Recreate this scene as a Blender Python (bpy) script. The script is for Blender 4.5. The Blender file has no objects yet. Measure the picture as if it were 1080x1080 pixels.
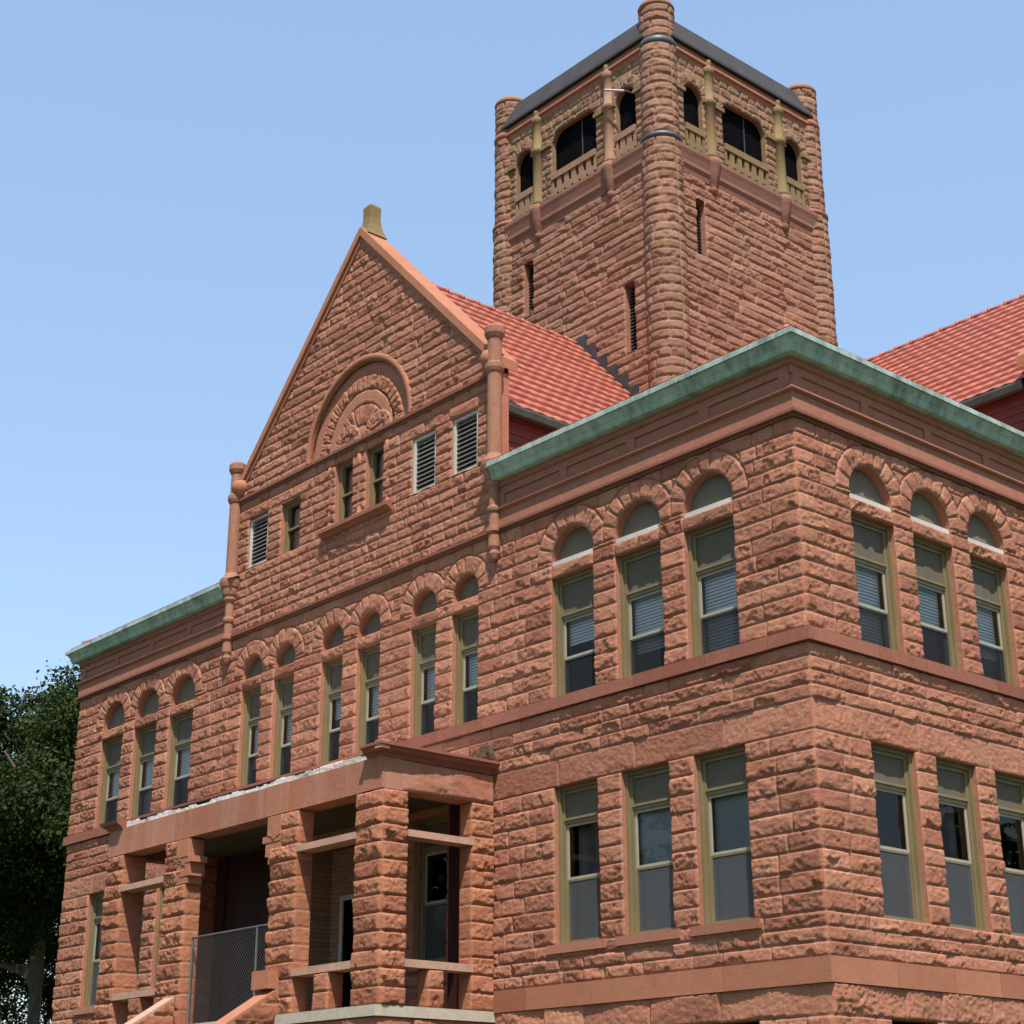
import bpy, math, random
import numpy as np
from mathutils import Matrix, Vector
R = math.radians
S = bpy.context.scene
COL = S.collection

# ------------------------------------------------------------------ camera
def set_camera():
    yaw, pit, rol = -.8536, .3636, -.0032
    f = Vector((math.sin(yaw)*math.cos(pit), math.cos(yaw)*math.cos(pit), math.sin(pit)))
    r = Vector((math.cos(yaw), -math.sin(yaw), 0)); u = r.cross(f)
    r2 = r*math.cos(rol)+u*math.sin(rol); u2 = -r*math.sin(rol)+u*math.cos(rol)
    cd = bpy.data.cameras.new('camera'); cam = bpy.data.objects.new('camera', cd); COL.objects.link(cam)
    m = Matrix((r2, u2, -f)).transposed().to_4x4(); m.translation = Vector((13.418, -16.81, 1.6))
    cam.matrix_world = m
    cd.sensor_width = 36; cd.lens = 36*1782.6/1080; cd.clip_end = 3000; cd.clip_start = .1
    S.camera = cam
set_camera()
# ------------------------------------------------------------------ sky, sun, exposure
SUN_EL, SUN_AZ = R(61.3), R(53.4)          # azimuth measured from -y towards +x
sv = Vector((math.cos(SUN_EL)*math.sin(SUN_AZ), -math.cos(SUN_EL)*math.cos(SUN_AZ), math.sin(SUN_EL)))
w = bpy.data.worlds.new('World'); S.world = w; w.use_nodes = True
wn = w.node_tree.nodes; bg = wn['Background']
sk = wn.new('ShaderNodeTexSky'); sk.sky_type = 'NISHITA'; sk.sun_disc = False
sk.sun_elevation = SUN_EL; sk.sun_rotation = math.atan2(sv.x, sv.y)
sk.air_density = 1.35; sk.dust_density = 1.2; sk.ozone_density = 1.5; sk.altitude = 200
bg.inputs[1].default_value = .15
hz = wn.new('ShaderNodeMix'); hz.data_type = 'RGBA'; hz.inputs[0].default_value = .5      # even summer haze
hz.inputs[7].default_value = (1.40, 2.05, 3.10, 1)
w.node_tree.links.new(sk.outputs[0], hz.inputs[6]); w.node_tree.links.new(hz.outputs[2], bg.inputs[0])
sl = bpy.data.lights.new('sun', 'SUN'); sl.energy = 4.9; sl.angle = R(.53); sl.color = (1, .95, .87)
so = bpy.data.objects.new('sun', sl); COL.objects.link(so)
so.rotation_euler = (-sv).to_track_quat('-Z', 'Y').to_euler()
S.view_settings.view_transform = 'Standard'; S.view_settings.look = 'None'
S.view_settings.gamma = 1; S.view_settings.use_curve_mapping = False
S.view_settings.exposure = 0.8
S.cycles.max_bounces = 6

# ------------------------------------------------------------------ materials
ALB = .62
class NT:
    def __init__(s, name):
        s.m = bpy.data.materials.new(name); s.m.use_nodes = True; s.t = s.m.node_tree; s.n = s.t.nodes
        s.b = s.n['Principled BSDF']; s.out = s.n['Material Output']
    def new(s, typ, **kw):
        nd = s.n.new(typ)
        for k, v in kw.items(): setattr(nd, k, v)
        return nd
    def L(s, a, b): s.t.links.new(a, b)
    def coord(s):
        if not hasattr(s, '_c'): s._c = s.new('ShaderNodeTexCoord').outputs['Object']
        return s._c
    def noise(s, scale, detail=4, rough=.55, vec=None, stretch=None, dist=0):
        v = vec or s.coord()
        if stretch:
            mp = s.new('ShaderNodeMapping'); mp.inputs['Scale'].default_value = stretch; s.L(v, mp.inputs[0]); v = mp.outputs[0]
        n = s.new('ShaderNodeTexNoise'); n.inputs['Scale'].default_value = scale; n.inputs['Detail'].default_value = detail
        n.inputs['Roughness'].default_value = rough; n.inputs['Distortion'].default_value = dist; s.L(v, n.inputs['Vector']); return n.outputs[0]
    def ramp(s, fac, *stops):
        r = s.new('ShaderNodeValToRGB'); e = r.color_ramp.elements
        while len(e) < len(stops): e.new(.5)
        for el, (p, c) in zip(e, stops):
            el.position = p; el.color = (c, c, c, 1) if isinstance(c, (int, float)) else (*c, 1)
        s.L(fac, r.inputs[0]); return r.outputs[0]
    def mix(s, fac, a, b, mode='MIX'):
        m = s.new('ShaderNodeMix'); m.data_type = 'RGBA'; m.blend_type = mode
        for inp, v in ((m.inputs[0], fac), (m.inputs[6], a), (m.inputs[7], b)):
            if isinstance(v, (int, float)): inp.default_value = v
            elif isinstance(v, tuple): inp.default_value = (*v, 1)
            else: s.L(v, inp)
        return m.outputs[2]
    def math(s, op, a, b=0.0, clamp=False):
        m = s.new('ShaderNodeMath', operation=op); m.use_clamp = clamp
        for i, v in enumerate((a, b)):
            if isinstance(v, (int, float)): m.inputs[i].default_value = v
            else: s.L(v, m.inputs[i])
        return m.outputs[0]
    def attr(s, nm): return s.new('ShaderNodeAttribute', attribute_name=nm).outputs['Fac']
    def bump(s, h, strength=.4, dist=.01):
        b = s.new('ShaderNodeBump'); b.inputs['Strength'].default_value = strength; b.inputs['Distance'].default_value = dist
        s.L(h, b.inputs['Height']); s.L(b.outputs[0], s.b.inputs['Normal'])
    def fin(s, col, rough=.8, metal=0, spec=.3):
        if isinstance(col, tuple): s.b.inputs['Base Color'].default_value = (*col, 1)
        else: s.L(col, s.b.inputs['Base Color'])
        if isinstance(rough, (int, float)): s.b.inputs['Roughness'].default_value = rough
        else: s.L(rough, s.b.inputs['Roughness'])
        s.b.inputs['Metallic'].default_value = metal; s.b.inputs['Specular IOR Level'].default_value = spec
        return s.m

def stone(name, ca, cb, lichen=0., stain=.35, bumpd=.012, streak=0.):
    k_ = (1.1, 1.1, 1.1) if 'lime' in name or 'mortar' in name else (1.14, 1.15, 1.10) if any(q in name for q in ('tower', 'turret', 'belfry', 'lichen')) else (1.25, 1.15, 1.03)
    ca, cb = tuple(x*ALB*k for x, k in zip(ca, k_)), tuple(x*ALB*k for x, k in zip(cb, k_))
    t = NT(name)
    n1 = t.noise(1.3, 5, .6); n2 = t.noise(9, 6, .65); n3 = t.noise(55, 4, .7)
    f = t.math('ADD', t.math('MULTIPLY', n1, .45), t.math('MULTIPLY', n2, .55))
    c = t.ramp(f, (.33, ca), (.66, cb))
    tone = t.attr('tone')
    # per-block hue and brightness variation
    c = t.mix(t.math('MULTIPLY', t.math('MAXIMUM', tone, 0), .55, True), c, tuple(min(1, x*y) for x, y in zip(cb, (1.12, 1.22, 1.22))))
    c = t.mix(t.math('MULTIPLY', t.math('MAXIMUM', t.math('MULTIPLY', tone, -1), 0), .6, True), c, tuple(x*y for x, y in zip(ca, (.72, .66, .66))))
    tn = t.ramp(t.noise(.9, 4, .6), (.45, 0.), (.7, 1.)); c = t.mix(t.math('MULTIPLY', tn, .35), c, (ca[0]*.95, ca[1]*1.25, ca[2]*1.3))
    # grain speckle
    g = t.ramp(n3, (.3, .70), (.7, 1.20)); c = t.mix(1.0, c, g, 'MULTIPLY')
    # pitting and soot, weathering stains with their own shape
    pit = t.ramp(t.noise(17, 6, .72), (.58, 0.), (.70, 1.)); c = t.mix(t.math('MULTIPLY', pit, stain*.75), c, (.075, .038, .026))
    rn = t.ramp(t.noise(2.6, 5, .65, stretch=(1, 1, .14)), (.56, 0.), (.74, 1.)); c = t.mix(t.math('MULTIPLY', rn, stain*.5), c, (.10, .055, .042))
    st = t.ramp(t.noise(2.3, 7, .7, stretch=(1, 1, .55)), (.56, 0.), (.75, 1.))
    c = t.mix(t.math('MULTIPLY', st, stain), c, (.085, .045, .034))
    if streak:
        sk_ = t.ramp(t.noise(3.2, 4, .6, stretch=(1, 1, .12)), (.5, 0.), (.72, 1.))
        c = t.mix(t.math('MULTIPLY', sk_, streak), c, (.36, .24, .19))
    if lichen:
        lk = t.ramp(t.noise(1.6, 6, .7), (.5-.22*lichen, 0.), (.72-.2*lichen, 1.))
        c = t.mix(t.math('MULTIPLY', lk, min(.9, lichen)), c, (.165, .125, .05))
        lk2 = t.ramp(t.noise(5, 5, .7), (.55, 0.), (.7, 1.))
        c = t.mix(t.math('MULTIPLY', lk2, .45*lichen), c, (.08, .066, .047))
    c = t.mix(t.math('MULTIPLY', t.attr('mort'), .5), c, (.31, .185, .14))
    t.bump(t.math('ADD', t.math('MULTIPLY', t.noise(24, 5, .7), .6), t.math('MULTIPLY', n3, .4)), .9, bumpd*1.5)
    return t.fin(c, .92, 0, .15)

M = {}
CA, CB = (.36, .150, .100), (.50, .232, .160)
M['rock'] = stone('sandstone_rock', CA, CB)
M['smooth'] = stone('sandstone_dressed', (.38, .158, .1), (.46, .21, .138), stain=.2, bumpd=.004)
M['red'] = stone('sandstone_red', (.26, .098, .072), (.35, .145, .108), stain=.3, bumpd=.004)
M['frieze'] = stone('sandstone_frieze', (.33, .142, .10), (.42, .193, .14), stain=.25, bumpd=.004)
M['tower'] = stone('sandstone_tower', (.35, .15, .098), (.46, .22, .15), lichen=.1, stain=.5)
M['turret'] = stone('sandstone_turret', (.33, .15, .1), (.44, .23, .16), lichen=.26, stain=.55)
M['belfry'] = stone('sandstone_belfry', (.33, .15, .1), (.42, .23, .16), lichen=.55, stain=.5)
M['lichen'] = stone('sandstone_lichen', (.25, .145, .085), (.32, .20, .115), lichen=.7, stain=.4, bumpd=.006)
M['dark'] = stone('sandstone_shaded_mould', (.20, .085, .065), (.27, .12, .095), stain=.4, bumpd=.004)  # shading of the string courses put into a darker stone colour
M['bandt'] = stone('sandstone_tower_band_shaded', (.28, .125, .09), (.37, .178, .13), stain=.6, bumpd=.012)  # tower stone darkened: the belfry string's shade is in the colour
M['lichenA'] = stone('sandstone_lichen_pale', (.33, .17, .11), (.42, .24, .16), lichen=.35, stain=.35, bumpd=.006)
M['porch'] = stone('sandstone_porch', (.36, .145, .088), (.47, .205, .128), stain=.3)
M['beam'] = stone('sandstone_beam', (.36, .15, .1), (.45, .205, .14), stain=.25, bumpd=.006, streak=.35)
M['pale'] = stone('sandstone_bar', (.42, .24, .18), (.58, .40, .33), stain=.25, bumpd=.004, streak=.5)
M['ledge'] = stone('limestone', (.50, .43, .33), (.62, .55, .45), stain=.12, bumpd=.004)
M['mortar'] = stone('mortar_bed', (.74, .62, .55), (.98, .90, .83), stain=.25, bumpd=.01)

def copper():
    t = NT('copper_patina')
    n = t.noise(4, 6, .65, stretch=(1, 1, .35)); c = t.ramp(n, (.3, (.14, .205, .17)), (.52, (.265, .355, .295)), (.75, (.38, .455, .39)))
    d = t.ramp(t.noise(2.2, 6, .7, stretch=(1, 1, .25)), (.52, 0.), (.66, 1.)); c = t.mix(t.math('MULTIPLY', d, .6), c, (.05, .068, .055))
    d = t.ramp(t.noise(13, 3, .6, stretch=(1, 1, .2)), (.58, 0.), (.7, 1.)); c = t.mix(t.math('MULTIPLY', d, .4), c, (.05, .08, .065))
    t.bump(n, .2, .004)
    return t.fin(c, .42, 0, .5)
M['copper'] = copper()
def tile(name, ca, cb):
    t = NT(name); tone = t.attr('tone')
    c = t.ramp(t.noise(3.5, 5, .6), (.3, ca), (.7, cb))
    c = t.mix(t.math('MULTIPLY', tone, .3, True), c, tuple(x*.62 for x in ca))
    d = t.ramp(t.noise(1.1, 6, .7), (.6, 0.), (.75, 1.)); c = t.mix(t.math('MULTIPLY', d, .3), c, (.12, .05, .04))
    g = t.ramp(t.noise(60, 3, .6), (.3, .85), (.7, 1.1)); c = t.mix(1., c, g, 'MULTIPLY')
    return t.fin(c, .6, 0, .35)
M['tile'] = tile('clay_tile', (.255, .064, .040), (.37, .108, .072))
def painted(name, ca, cb, rough=.5, dirt=.3):
    ca, cb = tuple(x*ALB for x in ca), tuple(x*ALB for x in cb)
    t = NT(name); n = t.noise(3, 6, .65, stretch=(1, 1, .4)); c = t.ramp(n, (.3, ca), (.7, cb))
    d = t.ramp(t.noise(14, 4, .6), (.6, 0.), (.8, 1.)); c = t.mix(t.math('MULTIPLY', d, dirt), c, tuple(x*.4 for x in ca))
    t.bump(n, .1, .003); return t.fin(c, rough, 0, .4)
M['olive'] = painted('olive_paint', (.225, .168, .08), (.295, .228, .115))
M['panel'] = painted('panel_paint', (.13, .108, .072), (.175, .145, .098), .8)
M['sash'] = painted('sash_paint', (.40, .36, .27), (.50, .46, .36))
M['dark_sash'] = painted('dark_sash_paint', (.07, .07, .065), (.10, .10, .09))
M['white'] = painted('white_paint', (.56, .52, .455), (.78, .73, .655), .6, .4)
M['lunette'] = painted('lunette_paint', (.17, .14, .095), (.23, .19, .13), .8)
M['louver'] = painted('louver_slat', (.17, .15, .135), (.24, .215, .19), .6)
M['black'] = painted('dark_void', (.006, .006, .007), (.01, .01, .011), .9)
M['metal'] = painted('dark_metal_roof', (.03, .025, .025), (.052, .043, .043), .7, .2)
M['flash'] = painted('lead_flashing', (.035, .035, .038), (.06, .06, .064), .5)
M['lead'] = painted('grey_lead', (.075, .075, .078), (.13, .13, .133), .5)
M['shingle'] = painted('red_shingle', (.17, .05, .035), (.23, .07, .05), .8)
M['ceil'] = painted('porch_ceiling', (.10, .078, .042), (.15, .118, .068), .8)
M['brown'] = painted('brown_paint', (.05, .016, .012), (.075, .026, .02), .6)
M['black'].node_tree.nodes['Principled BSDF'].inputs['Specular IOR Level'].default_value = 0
M['brown'].node_tree.nodes['Principled BSDF'].inputs['Specular IOR Level'].default_value = .08
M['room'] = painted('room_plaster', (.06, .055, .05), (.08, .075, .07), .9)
M['galv'] = painted('galvanised_wire', (.10, .10, .10), (.16, .16, .16), .4)
M['blind'] = painted('blind_slat', (.95, .94, .92), (1.1, 1.09, 1.07), .6)
M['shade'] = painted('roller_shade_cloth', (.34, .34, .345), (.42, .42, .425), .9, .1)
M['curtain'] = painted('curtain_cloth', (.16, .15, .15), (.24, .23, .23), .9)
M['concrete'] = painted('concrete', (.3, .28, .25), (.4, .38, .34), .9)
def brickm():
    t = NT('tan_brick'); b = t.new('ShaderNodeTexBrick'); mp = t.new('ShaderNodeMapping'); mp.inputs['Rotation'].default_value = (R(90), 0, 0)
    t.L(t.coord(), mp.inputs[0]); t.L(mp.outputs[0], b.inputs[0])
    b.inputs['Scale'].default_value = 1; b.inputs['Brick Width'].default_value = .21; b.inputs['Row Height'].default_value = .075; b.inputs['Mortar Size'].default_value = .006
    b.inputs['Color1'].default_value = (.30, .17, .10, 1); b.inputs['Color2'].default_value = (.24, .13, .08, 1); b.inputs['Mortar'].default_value = (.12, .08, .06, 1)
    return t.fin(b.outputs[0], .85)
M['brick'] = brickm()
def glass(name, refl, tint):
    t = NT(name); t.n.remove(t.b)
    tr = t.new('ShaderNodeBsdfTransparent'); tr.inputs[0].default_value = (*tint, 1)
    gl = t.new('ShaderNodeBsdfGlossy'); gl.inputs['Roughness'].default_value = .01; gl.inputs[0].default_value = (1, .95, .88, 1)
    nz = t.noise(1.4, 2); bp = t.new('ShaderNodeBump'); bp.inputs['Strength'].default_value = .05; bp.inputs['Distance'].default_value = .05
    t.L(nz, bp.inputs['Height']); t.L(bp.outputs[0], gl.inputs['Normal'])
    fr = t.new('ShaderNodeLayerWeight'); fr.inputs[0].default_value = refl
    mx = t.new('ShaderNodeMixShader'); t.L(fr.outputs['Fresnel'], mx.inputs[0]); t.L(tr.outputs[0], mx.inputs[1]); t.L(gl.outputs[0], mx.inputs[2])
    t.L(mx.outputs[0], t.out.inputs[0]); return t.m
M['glass'] = glass('window_glass', .25, (.90, .92, .92))
def screen(nm='insect_mesh', c_=(.10, .105, .11)):
    t = NT(nm); t.n.remove(t.b)
    tr = t.new('ShaderNodeBsdfTransparent'); df = t.new('ShaderNodeBsdfDiffuse'); df.inputs[0].default_value = (*c_, 1)
    mx = t.new('ShaderNodeMixShader'); mx.inputs[0].default_value = .5
    t.L(tr.outputs[0], mx.inputs[1]); t.L(df.outputs[0], mx.inputs[2]); t.L(mx.outputs[0], t.out.inputs[0]); return t.m
M['screen'] = screen(); M['screen_dark'] = screen('insect_mesh_dark', (.03, .032, .035))
def leafm(name, ca, cb):
    t = NT(name); oi = t.attr('tone')
    c = t.ramp(oi, (0., ca), (1., cb))
    m = t.fin(c, .7, 0, .1)
    tl = t.new('ShaderNodeBsdfTranslucent'); t.L(c, tl.inputs[0]); ad = t.new('ShaderNodeMixShader'); ad.inputs[0].default_value = .22
    t.L(t.b.outputs[0], ad.inputs[1]); t.L(tl.outputs[0], ad.inputs[2]); t.L(ad.outputs[0], t.out.inputs[0]); return m
M['leaf'] = leafm('leaf', (.008, .019, .005), (.046, .068, .017))
def barkm():
    t = NT('bark'); n = t.noise(7, 6, .7, stretch=(1, 1, .25)); c = t.ramp(n, (.3, (.06, .05, .037)), (.7, (.14, .12, .09))); t.bump(n, .8, .03); return t.fin(c, .95)
M['bark'] = barkm()
def grassm():
    t = NT('lawn'); c = t.ramp(t.noise(.6, 8, .7), (.3, (.03, .05, .015)), (.7, (.065, .09, .03))); t.bump(t.noise(40, 3), .8, .03); return t.fin(c, .95)
M['grass'] = grassm()

# ------------------------------------------------------------------ object helpers
def link(o, parent=None):
    COL.objects.link(o)
    if parent: o.parent = parent
    return o
def mesh_obj(name, V, F, mat, parent=None, attrs=None, smooth=False):
    me = bpy.data.meshes.new(name)
    V = np.asarray(V, np.float32)
    if isinstance(F, np.ndarray):
        me.vertices.add(len(V)); me.vertices.foreach_set('co', V.ravel())
        k = F.shape[1]; me.loops.add(F.size); me.loops.foreach_set('vertex_index', F.ravel().astype(np.int32))
        me.polygons.add(len(F)); me.polygons.foreach_set('loop_start', np.arange(0, F.size, k, dtype=np.int32))
    else: me.from_pydata(V.tolist(), [], F)
    me.update(calc_edges=True)
    for k, a in (attrs or {}).items():
        at = me.attributes.new(k, 'FLOAT', 'POINT'); at.data.foreach_set('value', np.asarray(a, np.float32))
    if smooth: me.polygons.foreach_set('use_smooth', np.ones(len(me.polygons), bool))
    me.materials.append(M[mat] if isinstance(mat, str) else mat)
    return link(bpy.data.objects.new(name, me), parent)
def empty(name, loc=(0, 0, 0), parent=None, rz=0):
    o = bpy.data.objects.new(name, None); o.empty_display_size = .3; o.location = loc; o.rotation_euler.z = rz
    return link(o, parent)
def tag(o, label=None, cat=None, group=None, kind=None):
    for k, v in (('label', label), ('category', cat), ('group', group), ('kind', kind)):
        if v: o[k] = v
    return o
def copy_tree(o, parent=None):
    c = o.copy(); COL.objects.link(c); c.parent = parent or o.parent
    for ch in list(o.children): copy_tree(ch, c)
    return c
class MB:
    def __init__(s): s.v = []; s.f = []; s.tone = []
    def add(s, vs, fs, tone=0.):
        b = len(s.v); s.v += [tuple(p) for p in vs]; s.f += [tuple(i+b for i in f) for f in fs]; s.tone += [tone]*len(vs); return s
    def box(s, x0, x1, y0, y1, z0, z1, tone=0.):
        return s.add([(x0,y0,z0),(x1,y0,z0),(x1,y1,z0),(x0,y1,z0),(x0,y0,z1),(x1,y0,z1),(x1,y1,z1),(x0,y1,z1)],
            [(0,3,2,1),(4,5,6,7),(0,1,5,4),(1,2,6,5),(2,3,7,6),(3,0,4,7)], tone)
    def bar(s, a, b, r, n=6):
        a, b = Vector(a), Vector(b); d = (b-a).normalized(); u = d.orthogonal().normalized(); w_ = d.cross(u)
        vs = [p+(u*math.cos(6.2832*i/n)+w_*math.sin(6.2832*i/n))*r for p in (a, b) for i in range(n)]
        return s.add(vs, [(i, (i+1) % n, n+(i+1) % n, n+i) for i in range(n)]+[tuple(range(n-1, -1, -1)), tuple(range(n, 2*n))])
    def lathe(s, prof, cx=0, cy=0, n=24, cap=True):
        vs = [(cx+r*math.cos(6.28319*i/n), cy+r*math.sin(6.28319*i/n), z) for r, z in prof for i in range(n)]
        fs = [(k*n+i, k*n+(i+1) % n, (k+1)*n+(i+1) % n, (k+1)*n+i) for k in range(len(prof)-1) for i in range(n)]
        if cap: fs += [tuple(range(n-1, -1, -1)), tuple(range((len(prof)-1)*n, len(prof)*n))]
        return s.add(vs, fs)
    def sweep(s, path, prof, closed_prof=True):
        """path: xy points, outward is to the right of travel; prof: (out, z) loop; mitred corners"""
        P = [Vector(p) for p in path]; n = len(P); k = len(prof); vs = []
        for i, p in enumerate(P):
            ns = []
            for a, b in ((i-1, i), (i, i+1)):
                if 0 <= a and b < n: d = (P[b]-P[a]).normalized(); ns.append(Vector((d.y, -d.x)))
            if len(ns) == 2: m = (ns[0]+ns[1]); m = m/(m.dot(ns[0]))
            else: m = ns[0]
            vs += [(p.x+m.x*o, p.y+m.y*o, z) for o, z in prof]
        kk = k if closed_prof else k-1
        fs = [(i*k+j, (i+1)*k+j, (i+1)*k+(j+1) % k, i*k+(j+1) % k) for i in range(n-1) for j in range(kk)]
        if closed_prof: fs += [tuple(range(k-1, -1, -1)), tuple((n-1)*k+j for j in range(k))]
        return s.add(vs, fs)
    def build(s, name, mat, parent=None, smooth=False):
        return mesh_obj(name, s.v, s.f, mat, parent, {'tone': s.tone}, smooth)

# ------------------------------------------------------------------ rock-faced masonry
def hash2(ix, iy, seed):
    h = (ix.astype(np.int64)*374761393 + iy.astype(np.int64)*668265263 + seed*1274126177) & 0xffffffff
    h = ((h ^ (h >> 13))*1274126177) & 0xffffffff
    return ((h ^ (h >> 16)) & 0xffffff)/float(0xffffff)
def vnoise(x, y, seed):
    ix, iy = np.floor(x), np.floor(y); fx, fy = x-ix, y-iy; fx = fx*fx*(3-2*fx); fy = fy*fy*(3-2*fy)
    a = hash2(ix, iy, seed); b = hash2(ix+1, iy, seed); c = hash2(ix, iy+1, seed); d = hash2(ix+1, iy+1, seed)
    return (a*(1-fx)+b*fx)*(1-fy)+(c*(1-fx)+d*fx)*fy
def facets(rng, du0, du1, dz0, dz1, uu, zz, bw, bh, bulge, ids, nb, u, z, seed):
    """height of pitched stone faces: a roof of random planes inside steep margins"""
    r = lambda a, b: rng.uniform(a, b, nb)[ids]
    jag = 1+1.1*(vnoise(u/.05, z/.05, seed+5)-.5)
    h = np.minimum(np.minimum(du0*r(1.6, 6.0), du1*r(1.6, 6.0)), np.minimum(dz0*r(2.0, 6.0), dz1*r(1.3, 4.5)))*jag
    for k in range(4):
        gx = r(-.12, .12); gz = r(-.18, .22)
        h = np.minimum(h, bulge*r(.6, 1.2)+gx*uu*bulge/.05*.5+gz*zz*bulge/.05*.5)
    # broken lower edge: a chip of random height falls back towards the bed joint
    ch = r(.04, .20)*np.clip(vnoise(u/.13, ids*3.7, seed+9)*2.8-1.35, -.2, 1)+.03*(vnoise(u/.045, ids*1.3, seed+4)-.5); lim = dz0-np.maximum(ch, 0)
    h = np.where(lim < 0, np.minimum(h, bulge*(.05+.45*vnoise(u/.045, z/.04, seed+8)*np.clip(dz0/.03, 0, 1)+.2*np.clip(dz0/.12, 0, 1))), h)
    d = np.minimum(np.minimum(du0, du1), np.minimum(dz0, dz1)); fade = np.clip(d/.035, 0, 1)
    rg = lambda a, b, k: abs(vnoise(u/a, z/b, seed+k)-.5)*2
    n = (.45-rg(.15, .085, 0))*.40+(.42-rg(.07, .045, 1))*.55+(vnoise(u/.042, z/.03, seed+2)-.5)*.5+(hash2(np.floor(u/.02), np.floor(z/.02), seed+3)-.5)*.22
    rough = r(.55, 1.35)
    h = np.maximum(h, bulge*.08*fade)+n*fade*(.010+.24*bulge)*rough
    return np.maximum(h, .002*fade), d
def lines(marks, cell):
    marks = sorted(set(round(m, 4) for m in marks)); out = []
    for a, b in zip(marks[:-1], marks[1:]):
        n = max(1, int(math.ceil((b-a)/cell-1e-6))); out += [a+(b-a)*i/n for i in range(n)]
    return np.array(out+[marks[-1]])
def rock(u0, u1, courses, holes=(), cell=.028, seed=1, edge=None, keep=None, ulines=()):
    """courses: (z0,z1,lmin,lmax,bulge); holes: (u0,u1,z0,z1). returns verts (u,-h,z), quads, tone, mort"""
    rng = np.random.default_rng(seed)
    zs = lines([c[0] for c in courses]+[courses[-1][1]]+[h_ for h in holes for h_ in h[2:] if courses[0][0] < h_ < courses[-1][1]], cell)
    us = lines([u0, u1, *ulines]+[q for h in holes for q in h[:2] if u0 < q < u1], cell)
    U, Z = np.meshgrid(us, zs); H = np.zeros_like(U); T = np.zeros_like(U); MO = np.zeros_like(U); Ux = U.copy()
    for c in courses:
        z0, z1, l0, l1, bul = c
        rows = np.where((zs >= z0-1e-5) & (zs <= z1+1e-5))[0]
        hb = sorted([(h[0], h[1]) for h in holes if h[2] < z1-1e-3 and h[3] > z0+1e-3])
        marks = [u0]; fixed = sorted([q for h in hb for q in h if u0 < q < u1])+[u1]
        for fx in fixed:
            while fx-marks[-1] > l1*1.25:
                nx = marks[-1]+rng.uniform(l0, l1)
                if fx-nx < l0*.55: nx = (marks[-1]+fx)/2
                marks.append(nx)
            if fx > marks[-1]+1e-4: marks.append(fx)
        marks = np.array(marks); nb = len(marks)-1
        # snap grid columns to joints inside this course
        cols = {int(np.argmin(abs(us-m))): m for m in marks}
        uc = us.copy()
        for k, m in cols.items(): uc[k] = m
        ids1 = np.clip(np.searchsorted(marks, uc, 'right')-1, 0, nb-1)
        ur = np.tile(uc, (len(rows), 1)); zr = np.tile(zs[rows][:, None], (1, len(us))); ids = np.tile(ids1, (len(rows), 1))
        a, b = marks[:-1][ids], marks[1:][ids]
        h, d = facets(rng, ur-a, b-ur, zr-z0, z1-zr, ur-(a+b)/2, zr-(z0+z1)/2, b-a, z1-z0, bul, ids, nb, ur, zr, seed*7+int(z0*50))
        tone = rng.normal(0, .48, nb)[ids]
        joint = (d < 1e-4) & (ur > u0+1e-4) & (ur < u1-1e-4); h = np.where(joint, -.010, h)
        inner = (zs[rows] > z0+1e-5) & (zs[rows] < z1-1e-5)
        H[rows] = np.where(inner[:, None], h, np.minimum(H[rows], h)); MO[rows] = np.maximum(MO[rows], joint); T[rows] = tone
        Ux[rows[inner]] = uc
    if edge is not None:
        e = edge(Ux, Z); H = np.where(e < 0, -.012, np.minimum(H, e*1.5-.004))
    V = np.stack([Ux, -H, Z], -1).reshape(-1, 3)
    ny, nx = U.shape; I = np.arange(ny*nx).reshape(ny, nx)
    cu, cz = (us[:-1]+us[1:])/2, (zs[:-1]+zs[1:])/2; CU, CZ = np.meshgrid(cu, cz); K = np.ones_like(CU, bool)
    for h in holes: K &= ~((CU > h[0]) & (CU < h[1]) & (CZ > h[2]) & (CZ < h[3]))
    if keep is not None: K &= keep(CU, CZ)
    q = np.stack([I[:-1, :-1], I[:-1, 1:], I[1:, 1:], I[1:, :-1]], -1)[K]
    used = np.zeros(len(V), bool); used[q.ravel()] = True; mp = np.cumsum(used)-1
    return V[used], mp[q], T.ravel()[used], MO.ravel()[used]
def xf(V, origin=(0, 0, 0), rz=0.):
    c, s_ = math.cos(rz), math.sin(rz)
    return np.stack([V[:, 0]*c-V[:, 1]*s_+origin[0], V[:, 0]*s_+V[:, 1]*c+origin[1], V[:, 2]+origin[2]], -1)
def join(parts):
    V = []; F = []; T = []; O = []; b = 0
    for v, f, t, m in parts: V.append(v); F.append(f+b); T.append(t); O.append(m); b += len(v)
    return np.concatenate(V), np.concatenate(F), np.concatenate(T), np.concatenate(O)
def rock_obj(name, parts, mat, parent):
    v, f, t, m = join(parts); return mesh_obj(name, v, f, mat, parent, {'tone': t, 'mort': m})
def quadpart(quads):
    """flat quads as a rock part (smooth reveals, backs)"""
    v = np.array([p for q in quads for p in q], float); f = np.arange(len(v)).reshape(-1, 4)
    return v, f, np.zeros(len(v)), np.zeros(len(v))
def cyl(part, cx, cy, r):
    """wrap a rock panel (u in metres round the shaft) on a cylinder"""
    V, F, T, O = part; a = V[:, 0]/r; rr = r-V[:, 1]
    return np.stack([cx+rr*np.cos(a), cy+rr*np.sin(a), V[:, 2]], -1), F, T, O
def courses_of(zs, l0, l1, b):
    return [(p, q, l0, l1, b) for p, q in zip(zs[:-1], zs[1:])]
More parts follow.
